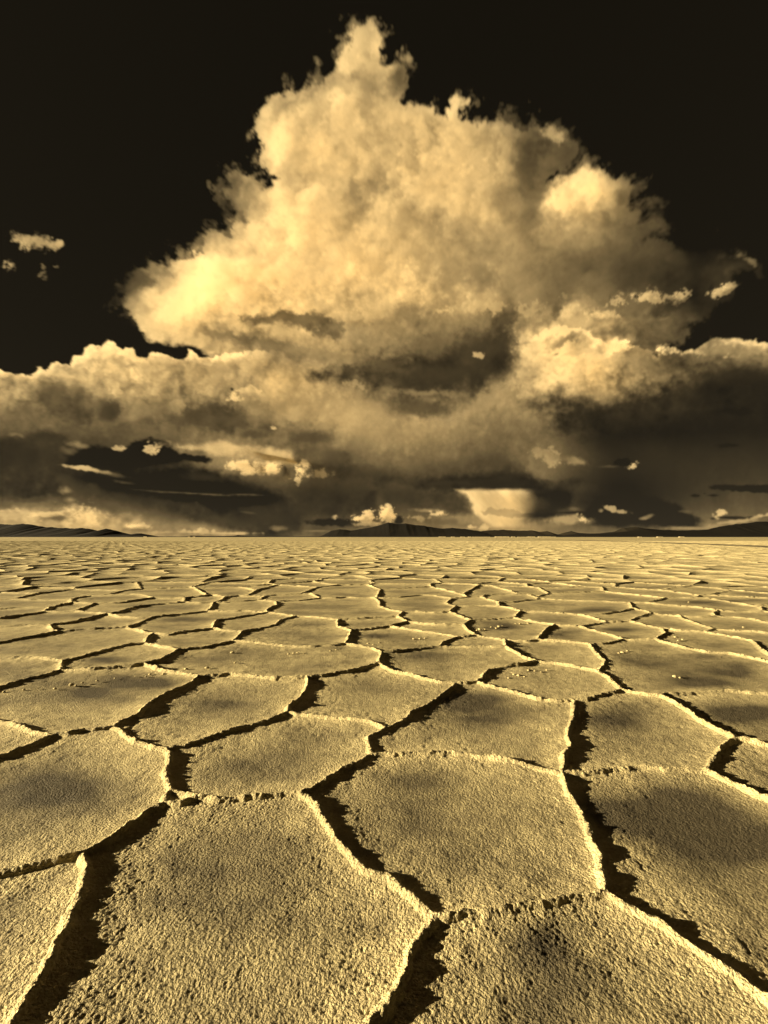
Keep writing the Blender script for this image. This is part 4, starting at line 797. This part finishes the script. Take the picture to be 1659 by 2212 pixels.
# small clouds that stand apart, each a body of its own
SMALL=[('bright ragged cloud scrap, uppermost of three in the dark sky at far left',63,524,78,30),('cloud scrap cut by the left edge of the sky below the ragged one',8,578,38,24),
('faint small cloud scrap below the ragged one in the dark sky at far left',100,583,44,28),('small white fair weather cloud floating before the dark wing of the storm at left',526,1010,42,26),
('smaller white cloud right beside the fair weather cloud over the dark wing',597,1015,23,20),('upright white cloud scrap at the edge of the dark storm flank',653,1021,28,24),
('heaped bright cumulus just above the middle mountain',812,1116,68,22),('long bright cloud scrap above the right cumulus bank, larger of the row',1433,640,65,22),('round cloud scrap left of the long one above the right bank',1338,645,22,22),
('slanting bright cloud scrap near the right edge of the sky',1569,624,38,20),('tiny bright cloud at the tip of the dark spindle cloud on the right',1374,1007,20,9)]
W_small=[]
for lb_,cx_,cy_,rx_,ry_ in SMALL:
    q_=np.sqrt(((UX-cx_)/rx_)**2+((UY-cy_)/ry_)**2);W_small.append(sstep((1.05-q_)/.15))
WT_=np.maximum(sum(W_small),1);W_small=[q_/WT_ for q_ in W_small];WS=np.clip(sum(W_small),0,1)
W_base=W_base*(1-WS);W_left=W_left*(1-WS);W_right=W_right*(1-WS)
W_main=np.clip(1-W_base-W_left-W_right-WS,0,1)
RA=.3+.5*T1
boil=sstep((UY-690)/60)                            # cauliflower heads low down, smoother vapour up the tower
REL=(RA*.75+T2*.28)*(1-boil)+(RA*.5+RB*.36+RC*.2)*boil
kk=np.clip((1165-UY)/500,.25,1)
def grid_cloud(name,u0,u1,v0,v1,weight,off,thick,vox,relief,mat,seed):
    # corners of the slab region seen between those bearings
    def at(u):
        a=(u-CX)/FPX;y=D0/(1+SLOPE*a);return a*y,y
    xa,ya=at(u0);xb,yb=at(u1)
    la=xa/_c;lb=xb/_c                                 # distance along the front from the middle
    z1=(HOR-v0)/FPX*max(ya,yb);z0=max((HOR-v1)/FPX*min(ya,yb),5.)
    vx,vy,vz=vox
    nx=int((lb-la)/vx)+1;ny=int(thick/vy)+1;nz=int((z1-z0)/vz)+1
    O=np.array([0,D0,z0])+AX*la+AY*(off-thick/2)
    X=(np.arange(nx)*vx)[:,None,None];Y=(np.arange(ny)*vy)[None,:,None];Z=(np.arange(nz)*vz)[None,None,:]
    wx=(O[0]+AX[0]*X+AY[0]*Y).astype(np.float32);wy=(O[1]+AX[1]*X+AY[1]*Y).astype(np.float32);wz=(O[2]+Z).astype(np.float32)
    u=CX+FPX*wx/wy+0*wz;v=HOR-FPX*(wz-CAMH)/wy
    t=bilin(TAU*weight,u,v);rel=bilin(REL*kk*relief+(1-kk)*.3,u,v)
    q=(np.arange(ny)/(ny-1)*2-1).astype(np.float32)[None,:,None]
    r=np.random.default_rng(seed)
    G=np.fft.rfftn(r.standard_normal((nx,ny,nz)).astype(np.float32))
    kx=np.fft.fftfreq(nx)[:,None,None]/vx;ky=np.fft.fftfreq(ny)[None,:,None]/vy;kz=np.fft.rfftfreq(nz)[None,None,:]/vz
    amp3=.07 if name=='storm_cloud' else .12
    K=np.sqrt(kx*kx+ky*ky+kz*kz)+1/1800.
    G*=K**-3.2;f=np.fft.irfftn(G,s=(nx,ny,nz)).astype(np.float32);del G;f/=f.std()
    g=sstep((q+.25+.6*rel+amp3*f)/.22)*sstep((.75-q)/.35)+.02
    g*=np.clip(1+(.1 if name=='storm_cloud' else .24)*f,.2,2)
    # columns follow the line of sight closely enough: scale each to its optical depth
    inten=g.mean(axis=1,keepdims=True)*ny*vy
    vx_=wx;cosv=np.abs((wx*AY[0]+wy*AY[1]))/np.sqrt(wx*wx+wy*wy+wz*wz)
    d=(t*g/inten*cosv).astype(np.float32)
    d[:, -1,:]=0;d[:,0,:]=0
    d*=1e4;d[d<.01]=0
    print(name,d.shape,d.size/1e6,'M',round(time.time()-t0,1))
    return make_volume(name,np.ascontiguousarray(d),vox,tuple(O),math.atan2(AX[1],AX[0]),mat)
cm=cloud_mat()
V_=(23.,55.,23.)
if os.environ.get('CQ'): V_=(48.,90.,48.)
def cl(o_,label): o_['label']=label;o_['category']='cloud';return o_
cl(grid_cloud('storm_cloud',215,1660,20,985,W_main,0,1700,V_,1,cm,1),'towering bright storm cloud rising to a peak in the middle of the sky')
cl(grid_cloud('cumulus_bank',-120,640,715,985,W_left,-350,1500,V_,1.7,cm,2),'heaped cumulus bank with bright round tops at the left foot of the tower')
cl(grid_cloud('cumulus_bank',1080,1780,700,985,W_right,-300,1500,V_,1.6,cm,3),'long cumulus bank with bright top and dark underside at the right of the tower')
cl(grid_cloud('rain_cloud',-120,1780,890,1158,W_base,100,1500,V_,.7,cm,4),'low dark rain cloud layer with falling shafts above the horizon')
for q_,(lb_,cx_,cy_,rx_,ry_) in enumerate(SMALL):
    cl(grid_cloud('small_cloud',cx_-rx_*1.05,cx_+rx_*1.05,cy_-ry_*1.1-14,min(cy_+ry_*1.1+14,1158),W_small[q_],-150,500,(16. if not os.environ.get('CQ') else 40.,45.,16.),.8,cm,20+q_),lb_)['group']='small clouds'
